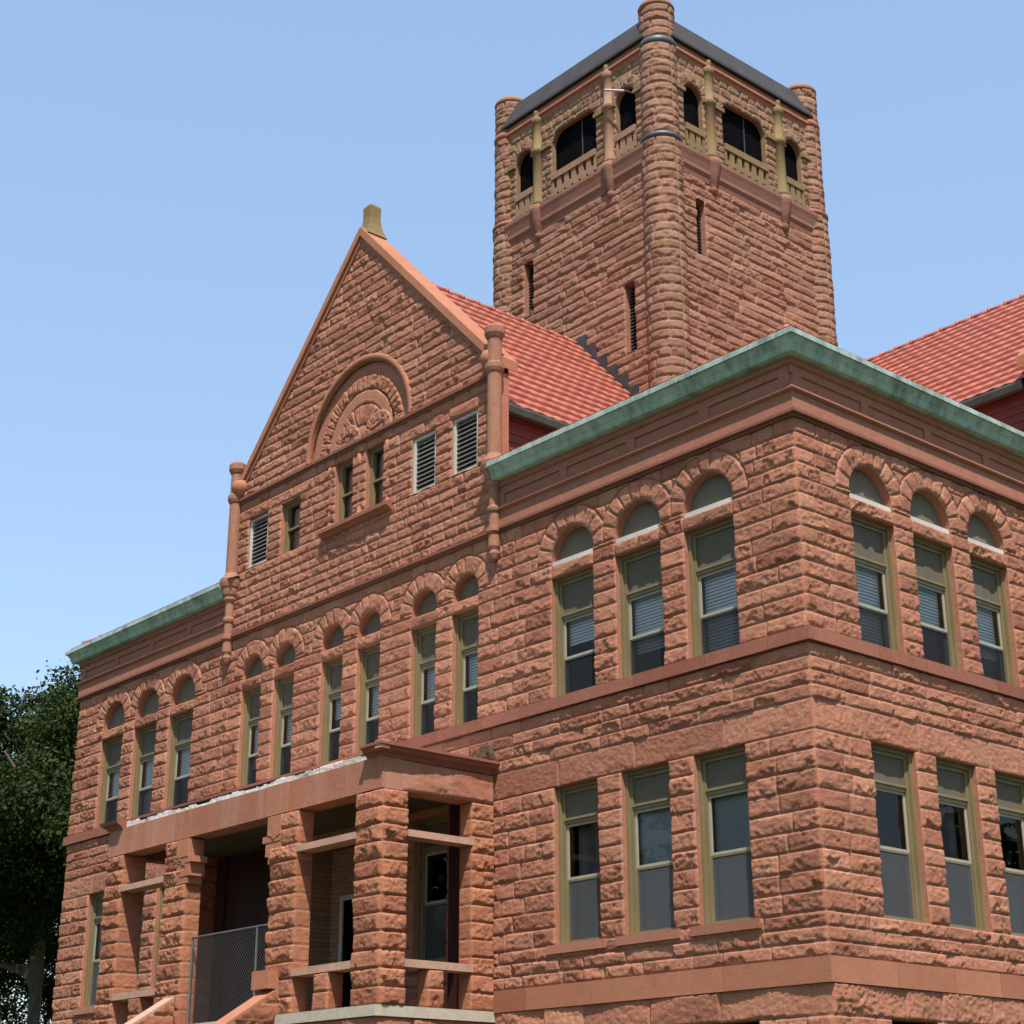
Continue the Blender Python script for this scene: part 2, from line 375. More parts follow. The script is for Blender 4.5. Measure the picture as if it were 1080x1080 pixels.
def ring(r0, r1, n, bulge, base, seed, cl=9, cr=9, a0=0., a1=180., z_flat=False, nr=12):
    """half ring of voussoirs, local: centre at origin, facing -y"""
    rng = np.random.default_rng(seed); per = 9
    th = np.linspace(R(a0), R(a1), n*per+1); rs = np.linspace(r0, r1, nr+1)
    TH, RR = np.meshgrid(th, rs); bt = np.linspace(R(a0), R(a1), n+1)
    ids = np.clip(np.searchsorted(bt, TH+1e-9, 'right')-1, 0, n-1)
    a, b = bt[ids], bt[ids+1] if n > 1 else np.full_like(TH, bt[-1])
    rm = (r0+r1)/2
    X, Zz = RR*np.cos(TH), RR*np.sin(TH)
    h, d = facets(rng, (TH-a)*rm, (b-TH)*rm, RR-r0, r1-RR, (TH-(a+b)/2)*rm, RR-rm, 0, 0, bulge, ids, n, X, Zz, seed)
    ec = np.minimum(cl+X, cr-X); h = np.where(ec < 0, -.02, np.minimum(h, ec*1.5))
    joint = d < 1e-4; h = np.where(joint, -.006, h)
    V = np.stack([X, -(h+base), Zz], -1).reshape(-1, 3); ny, nx = X.shape; I = np.arange(ny*nx).reshape(ny, nx)
    q = np.stack([I[:-1, :-1], I[1:, :-1], I[1:, 1:], I[:-1, 1:]], -1).reshape(-1, 4)
    ok = (V[:, 0] > -cl-.04) & (V[:, 0] < cr+.04); q = q[ok[q].all(1)]
    t = rng.normal(0, .4, n)[ids].ravel()
    return V, q[:, ::-1], t, joint.ravel().astype(float)
def arcstrip(r, y0, y1, n=24, a0=0, a1=180):
    A_ = [R(a0+(a1-a0)*i/n) for i in range(n+1)]
    return quadpart([[(r*math.cos(p), y0, r*math.sin(p)), (r*math.cos(q), y0, r*math.sin(q)), (r*math.cos(q), y1, r*math.sin(q)), (r*math.cos(p), y1, r*math.sin(p))] for p, q in zip(A_[:-1], A_[1:])])

# ================================================================== setting
g = MB(); g.add([(-900, -900, 0), (900, -900, 0), (900, 900, 0), (-900, 900, 0)], [(0, 1, 2, 3)])
tag(g.build('lawn', 'grass'), kind='structure')
g = MB(); g.add([(-12, -60, .004), (-8.7, -60, .004), (-8.7, -5.2, .004), (-12, -5.2, .004)], [(0, 1, 2, 3)])
tag(g.build('path', 'concrete'), kind='structure')
g = MB(); g.add([(8, -60, .004), (11, -60, .004), (11, 60, .004), (8, 60, .004)], [(0, 1, 2, 3)])
tag(g.build('pavement', 'concrete'), kind='structure')

# ================================================================== courthouse
CX0 = -10.22                      # axis of the front pavilion
XL = -20.44
CH = tag(empty('courthouse'), 'red sandstone courthouse with rock-faced walls, arched windows, gable and square corner-turreted tower', 'courthouse')

TR = [-1.635, -3.04, -4.455]; WT = .94
trioA = TR+[2*CX0-x for x in TR]
PAIR = [-7.02, -8.12, -9.67, -10.77, -12.31, -13.41]; WP = .67
TRB = [1.60, 3.00, 4.40]; WB = .97
ZG0, ZG1, ZU0, ZU1, ZS = 4.41, 6.69, 8.03, 9.94, 10.23
GC = [-7.85]               # ground windows behind the porch
DOOR = (-11.25, -9.2, 3.55, 6.7)

def wall_courses():
    c = courses_of(np.linspace(0, 2.72, 8), .5, 1.1, .055)
    c += [(2.72, 3.17, .4, .8, .05), (3.17, 3.56, .7, 1.5, .05)]
    c += [(3.56, 3.86, 1, 2, .02)]
    c += courses_of(np.linspace(3.86, 4.41, 4), .4, 1.0, .05)
    c += courses_of(np.linspace(4.41, 6.69, 10), .3, .75, .05)
    c += [(6.69, 7.1, 1.0, 1.7, .026)]
    c += courses_of(np.linspace(7.1, 7.85, 5), .45, 1.2, .05)
    c += [(7.85, 8.03, 1, 2, .01)]
    c += courses_of(np.linspace(8.03, 9.94, 9), .28, .75, .05)
    c += [(9.94, 10.16, .3, .7, .045)]+courses_of(np.linspace(10.16, 11.04, 5), .25, .6, .042)
    return c
holesA = [(x-WT/2, x+WT/2, ZU0, ZS+.0) for x in trioA]+[(x-WP/2, x+WP/2, ZU0, ZS) for x in PAIR]
holesA += [(x-WT/2, x+WT/2, ZG0, ZG1) for x in trioA]+[(x-.43, x+.43, ZG0, ZG1) for x in GC]+[DOOR]
#holesA += [(TR[0]-WT/2, TR[0]+WT/2, 2.1, 3.17), (TR[1]-WT/2, TR[1]+WT/2, 2.1, 3.17), (TR[2]-WT/2, TR[2]+WT/2, 2.1, 3.17)]
holesB = [(x-WB/2, x+WB/2, ZU0, ZS) for x in TRB]+[(x-WB/2+.03, x+WB/2+.03, ZG0, ZG1) for x in TRB]+[(x-WB/2, x+WB/2, 2.1, 3.17) for x in TRB]
RT, RP, RB = WT/2+.31, WP/2+.31, WB/2+.30
def arch_edge(cs):
    def e(u, z):
        out = np.full_like(u, 9.)
        for x, ro in cs:
            d = np.hypot(u-x, np.maximum(z-ZS, 0))-ro; d = np.where(z < ZS-.004, 9., d); out = np.minimum(out, d)
        return out
    return e
def arch_keep(cs):
    e = arch_edge(cs); return lambda u, z: e(u, z) > -.035
csA = [(x, RT) for x in trioA]+[(x, RP) for x in PAIR]; csB = [(x, RB) for x in TRB]
def reveals(holes, depth=.22, arch=()):
    q = []
    for a, b, z0, z1 in holes:
        q += [[(a, 0, z0), (a, depth, z0), (a, depth, z1), (a, 0, z1)], [(b, 0, z0), (b, 0, z1), (b, depth, z1), (b, depth, z0)],
              [(a, 0, z0), (b, 0, z0), (b, depth, z0), (a, depth, z0)]]
        if z1 != ZS: q += [[(a, 0, z1), (a, depth, z1), (b, depth, z1), (b, 0, z1)]]
    return quadpart(q)
holesA += [(x-WT/2, x+WT/2, 2.1, 3.17) for x in TR]
pA = rock(XL, 0, wall_courses(), holesA, .0205, 3, arch_edge(csA), arch_keep(csA))
front_wall = rock_obj('front_wall', [pA, reveals(holesA)], 'rock', CH)
def put(part, origin, rz): return (xf(part[0], origin, rz),)+part[1:]
pB = rock(0, 6.3, wall_courses(), holesB, .020, 5, arch_edge(csB), arch_keep(csB))
side_wall = rock_obj('side_wall', [put(pB, (0, 0, 0), R(90)), put(reveals(holesB), (0, 0, 0), R(90))], 'rock', CH)
# side pavilion further along, and the unseen rear
BY0, BY1, BYC = 6.3, 15.9, 11.1
BYG = 6.55
def gable_keep(c, hw, zt, sl): return lambda u, z: z < zt-sl*abs(u-c)
cB = wall_courses()+courses_of(np.arange(11.04, 18.4, .21), .4, 1.0, .045)
PAIRB = [7.9, 9.0, 10.55, 11.65, 13.2, 14.3]; GRB = [8.45, 11.1, 13.75]
hB2 = [(y-WP/2, y+WP/2, ZU0, ZS) for y in PAIRB]+[(y-WB/2, y+WB/2, ZG0, ZG1) for y in GRB]; csB2 = [(y, RP) for y in PAIRB]
pB2 = rock(BY0, BY1, cB, hB2, .045, 8, arch_edge(csB2), lambda u, z: arch_keep(csB2)(u, z) & (z < 18.35-.95*abs(u-BYC)) & ((z < 12.2) | (u > BYG)))
rock_obj('side_pavilion_wall', [put(pB2, (0.002, 0, 0), R(90)), put(reveals(hB2), (0, 0, 0), R(90)), quadpart([[(0.002, BYG, 11), (0.002, BYG, 14), (-.25, BYG, 14), (-.25, BYG, 11)]])], 'rock', CH)
rw = MB(); rw.add([(XL, 0, 0), (XL, 22, 0), (XL, 22, 11.05), (XL, 0, 11.05)], [(0, 3, 2, 1)])
rw.add([(XL, 22, 0), (0, 22, 0), (0, 22, 11.05), (XL, 22, 11.05)], [(0, 3, 2, 1)]); rw.add([(0, BY1, 0), (0, 22, 0), (0, 22, 11.05), (0, BY1, 11.05)], [(0, 1, 2, 3)])
rw.build('rear_wall', 'smooth', CH)
# rooms behind the windows
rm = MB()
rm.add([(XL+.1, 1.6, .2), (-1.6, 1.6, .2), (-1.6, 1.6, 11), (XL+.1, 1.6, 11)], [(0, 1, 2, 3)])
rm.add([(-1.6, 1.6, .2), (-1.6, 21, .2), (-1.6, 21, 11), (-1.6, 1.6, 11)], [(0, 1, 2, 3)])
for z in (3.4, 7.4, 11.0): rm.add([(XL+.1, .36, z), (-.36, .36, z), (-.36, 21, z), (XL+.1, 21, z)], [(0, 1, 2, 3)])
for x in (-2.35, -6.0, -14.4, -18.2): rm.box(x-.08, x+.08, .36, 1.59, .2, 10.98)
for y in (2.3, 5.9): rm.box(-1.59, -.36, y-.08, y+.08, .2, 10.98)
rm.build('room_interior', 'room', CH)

# ---- dressed bands
def band(name, z0, z1, out, mat, l0, l1, seed, path=((XL, 7), (XL, 0), (0, 0), (0, 6.3))):
    rng = random.Random(seed); m = MB(); 
    prof = lambda o: [(-.05, z0), (o, z0), (o, z1), (-.05, z1)]
    u = XL-out; ends = []
    while u < out-1e-6:
        n = min(u+rng.uniform(l0, l1), out)
        if out-n < l0*.5: n = out
        m.box(u, n-(.010 if n < out else 0), -out, .05, z0, z1, rng.gauss(0, .5)); u = n
    u = .05
    while u < 15.9:
        n = min(u+rng.uniform(l0, l1), 15.9); m.box(-.05, out, u+.0005, n-.010, z0, z1, rng.gauss(0, .5)); u = n
    m.box(XL-out, XL+.05, .051, 8, z0, z1)
    return m.build(name, mat, CH)
band('water_table', 3.55, 3.86, .055, 'smooth', 1.0, 2.0, 1)
band('belt_course', 7.85, 8.03, .085, 'red', .9, 1.8, 2)
# ---- entablature on the wings, and green cornice
pathR = [(-6.2, 0), (0, 0), (0, 6.3)]; pathL = [(XL, 9), (XL, 0), (-14.24, 0)]
for path, nm in ((pathR, 'entablature'), (pathL, 'entablature')):
    pth = path
    m = MB()
    m.sweep(pth, [(-.05, 11.125), (.05, 11.125), (.05, 11.40), (.07, 11.405), (.105, 11.43), (.105, 11.455), (.08, 11.47), (.06, 11.49), (.02, 11.50), (.02, 11.80), (.07, 11.83), (.09, 11.90), (.12, 11.93), (-.05, 11.93)])
    en = m.build(nm, 'frieze', CH)
    f = MB()
    if path is pathR: us = [(-.18-1.5*i, -.02-1.5*i) if i else (-.17, -.0) for i in range(0, 5)]; 
    def rails(tx):
        tx(-6.2 if path is pathR else XL, 0. if path is pathR else -14.24, 11.50, 11.525); tx(-6.2 if path is pathR else XL, 0. if path is pathR else -14.24, 11.685, 11.80)
        base = -.09 if path is pathR else XL+.09
        k = 0
        while k < 5:
            c = base-1.5*k if path is pathR else base+1.5*k
            if -6.25 < c < .1 or XL-.1 < c < -14.2: tx(c-.09, c+.09, 11.5251, 11.6849)
            k += 1
    rails(lambda a, b, z0, z1: f.box(a, b, -.045, -.015, z0, z1))
    if path is pathR:
        for z0, z1 in ((11.50, 11.525), (11.685, 11.80)): f.box(.015, .045, .0001-.045, 6.3, z0, z1)
        for k in range(5): c = .09+1.5*k; f.box(.0151, .0449, c-.09, c+.09, 11.5251, 11.6849)
    f.build('frieze_panel', 'frieze', en)
def string(name, z0, z1, out, path, mat='dark'):
    h = z1-z0
    return MB().sweep(path, [(-.05, z0), (out*.45, z0), (out*.5, z0+h*.3), (out, z0+h*.45), (out, z1-h*.1), (out*.8, z1), (-.05, z1)]).build(name, mat, CH)
string('string_course', 11.03, 11.125, .11, [(XL, 8), (XL, 0), (0, 0), (0, 15.9)])
string('string_course', 13.86, 13.98, .10, [(0, BYG), (0, 15.6)])
cprof = [(-.05, 11.90), (.15, 11.905), (.20, 11.92), (.235, 11.99), (.238, 12.0), (.225, 12.01), (.29, 12.10), (.295, 12.11), (.325, 12.115), (.325, 12.185), (.31, 12.20), (.22, 12.20), (-.05, 12.20)]
for pth in ([(-6.12, 0), (0, 0), (0, 6.25)], [(XL, 10), (XL, 0), (-14.33, 0)]):
    co = MB().sweep(pth, cprof).build('cornice', 'copper', CH)
    a, b = pth[-3:-1] if pth[0][0] > -10 else (pth[1], pth[2])
    x = max(a[0], b[0])-.6
    while x > min(a[0], b[0]): MB().sweep([(x, 0), (x+.03, 0)], [(o+.004 if o > 0 else o, z+(.003 if z > 12.1 else -.002)) for o, z in cprof]).build('seam', 'copper', co); x -= 1.22
    if pth[0][0] > -10:
        y = .7
        while y < 6: MB().sweep([(0, y), (0, y+.03)], [(o+.004 if o > 0 else o, z+(.003 if z > 12.1 else -.002)) for o, z in cprof]).build('seam', 'copper', co); y += 1.22

# ---- clay tile roofs
def tiles(eave0, eave1, up0, up1, row=.33, wid=.26, seed=1, amp=.010, step=.08, per=6, sub=7):
    """curved tile field between eave line and ridge line (3-D points)"""
    e0, e1, r0, r1 = [np.array(p, float) for p in (eave0, eave1, up0, up1)]
    n = np.cross(e1-e0, r0-e0); n /= np.linalg.norm(n)
    if n[2] < 0: n = -n
    L = np.linalg.norm((r0+r1-e0-e1)/2); W = max(np.linalg.norm(e1-e0), np.linalg.norm(r1-r0))
    rows = max(1, int(L/row)); cols = max(1, int(W/wid)); rng = np.random.default_rng(seed)
    a = np.linspace(0, 1, cols*per+1)
    V = []; T = []
    tv = rng.random((rows, cols))
    for k in range(rows):
        for j in range(sub+1):
            s_ = min((k+j/sub-(.07 if j == 0 and k else 0))/rows, 1.)
            base = e0[None]*(1-a)[:, None]*(1-s_)+e1[None]*a[:, None]*(1-s_)+r0[None]*(1-a)[:, None]*s_+r1[None]*a[:, None]*s_
            ph = (a*cols) % 1.0; wave = np.where(ph < .62, np.sin(ph/.62*np.pi), -.35*np.sin((ph-.62)/.38*np.pi))
            ci = np.minimum((a*cols).astype(int), cols-1)
            h = wave*amp+step*(1-.3*j/sub)+(tv[k][ci]-.5)*.010-(step*1.1 if j >= sub-2 else 0)
            V.append(base+n[None]*h[:, None]); T.append(tv[k][ci])
    V = np.concatenate(V); T = np.concatenate(T); nx = len(a); ny = rows*(sub+1); I = np.arange(nx*ny).reshape(ny, nx)
    q = np.stack([I[:-1, :-1], I[:-1, 1:], I[1:, 1:], I[1:, :-1]], -1).reshape(-1, 4)
    return V, q, T
def tile_roof(name, args, parent, **kw):
    Vs, Fs, Ts, b = [], [], [], 0
    for i, a in enumerate(args):
        v, f, t = tiles(*a, seed=i+3, **kw); Vs.append(v); Fs.append(f+b); Ts.append(t); b += len(v)
    return mesh_obj(name, np.concatenate(Vs), np.concatenate(Fs), 'tile', parent, {'tone': np.concatenate(Ts)})
def ridge(name, a, b, parent, r=.11, mat='tile'):
    a, b = Vector(a), Vector(b); L = (b-a).length; n = max(1, int(L/.38)); m = MB(); rng = random.Random(n)
    for i in range(n):
        p = a.lerp(b, i/n); q = a.lerp(b, (i+1.06)/n); m.bar(p+Vector((0, 0, .015)), q, r*(1 if i % 1 == 0 else .9), 10); m.tone[-20:] = [rng.random()]*20
        m.bar(p+Vector((0, 0, .02)), a.lerp(b, (i+.12)/n)+Vector((0, 0, .02)), r*1.16, 10)
    return m.build(name, mat, parent, True)
ZR, SL = 17.8, 1.13
hw = 3.77; ze = ZR-SL*hw
fr = tile_roof('front_gable_roof', [((CX0+hw, .26, ze), (CX0+hw, 9, ze), (CX0, .26, ZR), (CX0, 9, ZR)), ((CX0-hw, 9, ze), (CX0-hw, .26, ze), (CX0, 9, ZR), (CX0, .26, ZR))], CH)
ridge('ridge_tile', (CX0, .4, ZR+.02), (CX0, 5.7, ZR+.02), fr, .075)
hb, zeb = 4.35, 13.78
sr = tile_roof('side_gable_roof', [((-.4, BYC-hb, zeb), (-10, BYC-hb, zeb), (-.4, BYC, ZR), (-10, BYC, ZR)), ((-10, BYC+hb, zeb), (-.4, BYC+hb, zeb), (-10, BYC, ZR), (-.4, BYC, ZR))], CH)
ridge('ridge_tile', (-.4, BYC, ZR+.02), (-9, BYC, ZR+.02), sr, .075)
# low hipped wing roofs
tz, tp = 12.215, .25
wr = []
E0 = tp; top = 4.2; zt = tz+(top+E0)*math.tan(R(23))
wr.append(((-6.45, -E0, tz), (E0, -E0, tz), (-6.45, top, zt), (-top, top, zt)))
wr.append(((E0, -E0, tz), (E0, 7.0, tz), (-top, top, zt), (-top, 7.0, zt)))
zt0 = zt; zt = tz+(top+E0)*math.tan(R(27))
wl = [((XL-E0, -E0, tz), (-14.0, -E0, tz), (XL+top, top, zt), (-14.0, top, zt)), ((XL-E0, 12, tz), (XL-E0, -E0, tz), (XL+top, 12, zt), (XL+top, top, zt))]
rr_ = tile_roof('wing_roof', wr, CH, step=.025, amp=.006); ridge('hip_tile', (E0-.25, -E0+.25, tz+.13), (-top, top, zt+.05), rr_, .07)
rl_ = tile_roof('wing_roof', wl, CH, step=.025, amp=.006); ridge('hip_tile', (XL-E0+.2, -E0+.2, tz+.12), (XL+top, top, zt+.05), rl_, .07)
for pth in ([(-6.1, 0), (0, 0), (0, 6.3)], [(XL, 10), (XL, 0), (-14.33, 0)]): MB().sweep(pth, [(.1, 12.205), (.235, 12.205), (.24, 12.265), (.1, 12.29)]).build('tile_edge', 'tile', rr_ if pth[0][0] > -10 else rl_)
zt = zt0
mr = MB(); mr.add([(XL+top, top, zt), (-top, top, zt), (-top, 22.3, zt), (XL+top, 22.3, zt)], [(0, 1, 2, 3)])
mr.add([(-top, 7, zt), (E0, 7, tz), (E0, 22.3, tz), (-top, 22.3, zt)], [(0, 1, 2, 3)]); mr.build('flat_roof', 'metal', CH)
# eaves of the gable roofs: shingled attic wall, gutter
aw = MB(); aw.box(CX0+3.55, CX0+3.60, .26, 9, 12.2, ze+.1)
for i in range(8): aw.box(CX0+3.60, CX0+3.605+.012, .5, 9, 12.35+.16*i, 12.35+.16*i+.06)
aw.build('attic_wall', 'shingle', CH)
aw = MB(); aw.box(-9, -.5, BYC-4.15, BYC-4.1, 12.2, zeb+.1)
for i in range(10): aw.box(-9, -.55, BYC-4.167, BYC-4.15, 12.3+.15*i, 12.3+.15*i+.06)
aw.build('attic_wall', 'shingle', CH)
def gutter(path, z): return MB().sweep(path, [(-.22, z-.02), (.0, z-.14), (.07, z-.12), (.10, z-.02), (.10, z+.02), (.04, z+.02), (.0, z-.05), (-.22, z+.03)]).build('eave_gutter', 'gutter', CH)
M['gutter'] = painted('gutter_metal', (.06, .085, .07), (.12, .16, .13), .5, .5)
gutter([(CX0+hw, 9), (CX0+hw, .30)][::-1], ze); gutter([(-9, BYC-hb), (-.42, BYC-hb)], zeb)
MB().box(CX0+3.62, CX0+3.70, .30, .42, 12.3, ze-.16).build('corner_flashing', 'flash', CH)

# ================================================================== front gable
GZ, GS = 18.30, 1.05              # outline of the gable under its coping
GX0, GX1 = CX0-4.0, CX0+4.0
AC, AZ, AR = -10.2, 14.02, 1.56
gw = []
louv = [(-13.8, -13.12, 12.41, 13.45), (-8.52, -7.86, 12.41, 13.47), (-7.40, -6.72, 12.41, 13.47)]
gwin = [(-12.65, -12.01, 12.38, 13.44), (-10.86, -10.32, 12.46, 13.72), (-9.90, -9.38, 12.46, 13.72)]
cg = courses_of(np.linspace(11.125, 13.47, 14), .22, .62, .046)+courses_of(np.linspace(13.47, 13.93, 3), .3, .8, .045)
cg += courses_of(np.linspace(13.93, 18.43, 25), .35, .95, .048)
def gedge(u, z):
    d = np.hypot(u-AC, z-AZ)-AR; d = np.where(z < AZ-.02, 9, d)
    return d
gk = gable_keep(CX0, 4, GZ+.12, GS)
pG = rock(GX0, GX1, cg, louv+gwin, .0235, 21, gedge, lambda u, z: gk(u, z) & (gedge(u, z) > -.03))
GA = rock_obj('gable', [pG, reveals(louv, .14), reveals(gwin, .22), quadpart([[(GX1, 0, 11.1), (GX1, .25, 11.1), (GX1, .25, 14.0), (GX1, 0, 14.0)], [(GX0, 0, 11.1), (GX0, 0, 14.0), (GX0, .5, 14.0), (GX0, .5, 11.1)]])], 'rock', CH)
# back of the parapet
zf = GZ-GS*4.0
MB().add([(GX0, .25, 11), (GX1, .25, 11), (GX1, .25, zf), (CX0, .25, GZ), (GX0, .25, zf)], [(4, 3, 2, 1, 0)]).build('parapet_back', 'smooth', GA)
# coping
cp = MB(); th = .19; rng = random.Random(4)
for sgn in (1, -1):
    n = 6
    for i in range(n):
        t0, t1 = i/n, (i+1)/n-.0035
        for (ya, yb, dz0, dz1) in ((-.10, .40, .03, .03+th), (-.055, -.0, -.09, .03)):
            a = [(CX0+sgn*4.08*t, GZ-GS*4.08*t) for t in (t0, t1)]
            vs = [(a[0][0], y, a[0][1]+d) for d in (dz0, dz1) for y in (ya, yb)]+[(a[1][0], y, a[1][1]+d) for d in (dz0, dz1) for y in (ya, yb)]
            cp.add(vs, [(0, 1, 5, 4), (2, 6, 7, 3), (0, 4, 6, 2), (1, 3, 7, 5), (0, 2, 3, 1), (4, 5, 7, 6)], rng.gauss(0, .3))
cp.build('coping', 'smooth', GA)
# kneelers
for sgn in (1, -1):
    k = MB(); x = CX0+sgn*4.02; k.lathe([(.0, 14.02), (.1, 14.04), (.17, 14.14), (.19, 14.24), (.15, 14.34), (.05, 14.38)], x-sgn*.12, -.06, 12, False); k.build('kneeler', 'smooth', GA, True)
for sgn in (1, -1):          # coping of the side gable
    c = MB(); L_ = 4.55
    for t0, t1 in ((0, .33), (.333, .66), (.663, 1)):
        a = [(BYC+sgn*L_*t, 18.30-.95*L_*t) for t in (t0, t1)]
        vs = [(x, a[0][0], a[0][1]+d) for d in (.0, .2) for x in (-.4, .1)]+[(x, a[1][0], a[1][1]+d) for d in (.0, .2) for x in (-.4, .1)]
        c.add(vs, [(0, 1, 5, 4), (2, 6, 7, 3), (0, 4, 6, 2), (1, 3, 7, 5), (0, 2, 3, 1), (4, 5, 7, 6)])
    c.build('side_coping', 'smooth', CH)
# finial
fm = MB(); prof = [(.21, 18.34), (.165, 18.46), (.13, 18.62), (.115, 18.78), (.12, 19.02), (.09, 19.07)]
for (r0, z0), (r1, z1) in zip(prof[:-1], prof[1:]):
    vs = [(CX0+sx*r, .18+sy*r*1.1, z) for r, z in ((r0, z0), (r1, z1)) for sx, sy in ((-1, -1), (1, -1), (1, 1), (-1, 1))]
    fm.add(vs, [(0, 1, 5, 4), (1, 2, 6, 5), (2, 3, 7, 6), (3, 0, 4, 7)]+([(4, 5, 6, 7)] if z1 > 19.05 else []))
tag(fm.build('finial', 'lichen', GA), 'finial block crusted with yellow lichen')
string('attic_string_course', 13.86, 13.98, .10, [(GX0, 0), (GX1, 0)]).parent = GA
# carved arch over the pair of attic windows
def at(part, x, y, z): return (part[0]+np.array([x, y, z]),)+part[1:]
parts = [arcstrip(AR, -.0, .10, 40)]
parts += [ring(1.30, 1.56, 1, .012, -.07, 31), ring(1.00, 1.30, 24, .07, -.085, 32), ring(.74, 1.0, 1, .012, -.055, 33), ring(.30, .74, 13, .055, -.085, 34), ring(.02, .30, 1, .02, -.06, 35, nr=4)]
car = rock_obj('carved_arch', [at(p, AC, 0, AZ) for p in parts], 'smooth', GA)
hd = MB(); nseg = 48
pr_ = [(1.555, .0), (1.555, .035), (1.57, .05), (1.65, .05), (1.675, .03), (1.68, 0)]
vs = [(AC+r*math.cos(math.pi*i/nseg), -o, AZ+r*math.sin(math.pi*i/nseg)) for i in range(nseg+1) for r, o in pr_]; k = len(pr_)
hd.add(vs, [(i*k+j, (i+1)*k+j, (i+1)*k+j+1, i*k+j+1) for i in range(nseg) for j in range(k-1)]).build('hood_mould', 'smooth', GA, True)
for x in (-10.59, -9.64):
    rock_obj('window_fan', [at(ring(.22, .42, 7, .03, -.04, int(x*-100)), x, 0, AZ+.0), at(ring(.01, .22, 1, .012, -.065, 5, nr=4), x, 0, AZ)], 'smooth', GA)
# columns and sill of the pair
for x in (-11.02, -10.10, -9.24):
    c = MB(); c.lathe([(.14, 12.46), (.14, 12.52), (.115, 12.55), (.11, 13.50), (.125, 13.52), (.115, 13.54), (.14, 13.70)], x, .085, 16); c.box(x-.15, x+.15, -.05, .15, 13.705, 13.855); c.build('attic_column', 'smooth', GA, True)
MB().sweep([(-11.18, 0), (-9.05, 0)], [(-.05, 12.30), (.07, 12.30), (.11, 12.35), (.17, 12.37), (.17, 12.44), (-.05, 12.455)]).build('attic_sill', 'red', GA)

# ================================================================== windows
def frame_mesh(w_, h_, tz_, arch):
    m = MB(); o = w_/2; yo = .07
    for s_ in (-1, 1):
        m.box(*sorted((s_*o, s_*(o-.05))), yo, .30, 0, h_); m.box(*sorted((s_*(o-.0503), s_*(o-.10))), yo+.05, .30, .04, h_-.05)
    m.box(-o+.0503, o-.0503, yo+.02, .30, h_-.05, h_-.001); m.box(-o+.1003, o-.1003, yo+.06, .30, h_-.10, h_-.0503)
    m.box(-o+.0503, o-.0503, yo+.01, .30, .001, .04)
    m.box(-o+.1003, o-.1003, yo+.055, .30, tz_, tz_+.05); m.box(-o+.1003, o-.1003, yo+.035, .30, tz_+.0503, tz_+.085)
    return m
def sash(x0, x1, z0, z1, y, t=.04, d=.03):
    return MB().box(x0, x0+t, y, y+d, z0, z1).box(x1-t, x1, y, y+d, z0, z1).box(x0+t+.0003, x1-t-.0003, y+.002, y+d-.002, z0, z0+t).box(x0+t+.0003, x1-t-.0003, y+.002, y+d-.002, z1-t, z1)
def pane(x0, x1, z0, z1, y): return MB().add([(x0, y, z0), (x1, y, z0), (x1, y, z1), (x0, y, z1)], [(0, 1, 2, 3)])
def blind(x0, x1, z0, z1, y, pitch=.05, nm='blind', parent=None):
    m = MB(); z = z1
    while z > z0: m.add([(x0, y, z), (x1, y, z), (x1, y-.014, z-.046), (x0, y-.014, z-.046)], [(0, 1, 2, 3)]); z -= pitch
    return m.build(nm, 'blind', parent)
def curtain(x0, x1, z0, z1, y, parent, seed=1):
    m = MB(); n = 26; vs = []
    for i in range(n+1):
        x = x0+(x1-x0)*i/n; yy = y+.03*math.sin(i*1.9+seed)+.012*math.sin(i*4.1); vs += [(x, yy, z0), (x, yy, z1)]
    return m.add(vs, [(2*i, 2*i+2, 2*i+3, 2*i+1) for i in range(n)]).build('curtain', 'curtain', parent)
def make_window(w_, h_, tr, meet, style, arch=False, blindz=None):
    fr_ = frame_mesh(w_, h_, h_-tr, arch).build('window', 'olive', CH)
    o = w_/2-.1; zt_ = h_-tr
    MB().box(-o+.0003, o-.0003, .155, .20, zt_+.0853, h_-.1003).build('transom_panel', 'panel', fr_)
    us_ = sash(-o+.0003, o-.0003, meet, zt_-.0003, .15).build('upper_sash', 'sash', fr_)
    pane(-o+.04, o-.04, meet+.04, zt_-.04, .167).build('upper_pane', 'glass', fr_)
    ls_ = sash(-o+.0003, o-.0003, .0403, meet+.035, .185, .045).build('lower_sash', 'dark_sash', fr_)
    pane(-o+.045, o-.045, .085, meet-.01, .202).build('lower_pane', 'glass', fr_)
    sc = sash(-o+.0003, o-.0003, .0403, meet-.004, .152, .022, .018).build('screen_frame', 'dark_sash' if style == 'upper' else 'olive', fr_)
    pane(-o+.022, o-.022, .062, meet-.026, .161).build('insect_screen', 'screen_dark' if style == 'upper' else 'screen', fr_)
    if style == 'upper':
        if blindz is not None: blind(-o+.01, o-.01, blindz, zt_, .27, parent=fr_)
    elif style == 'shade': pane(-o, o, .05, zt_, .25).build('roller_shade', 'shade', fr_)
    elif style == 'curtain': curtain(-o, o, .05, zt_, .36, fr_)
    return fr_
HU, HG = ZU1-ZU0, ZG1-ZG0
protos = {}
for i_, bz in enumerate((.05, .40, .62, .85)): protos['u%d' % i_] = make_window(WT, HU, .66, .62, 'upper', True, bz); protos['p%d' % i_] = make_window(WP, HU, .66, .62, 'upper', True, bz+.02); protos['b%d' % i_] = make_window(WB, HU, .66, .62, 'upper', True, bz+.05)
protos['gx'] = make_window(WT, HG, .55, .92, 'curtain')
protos['gs'] = make_window(WT, HG, .55, .92, 'shade')
protos |= {
 'g': make_window(WT, HG, .55, .92, 'plain'), 'gcur': make_window(WB, HG, .55, .92, 'curtain'), 'gB': make_window(WB, HG, .55, .92, 'plain'), 'porch': make_window(.86, HG, .55, .92, 'plain')}
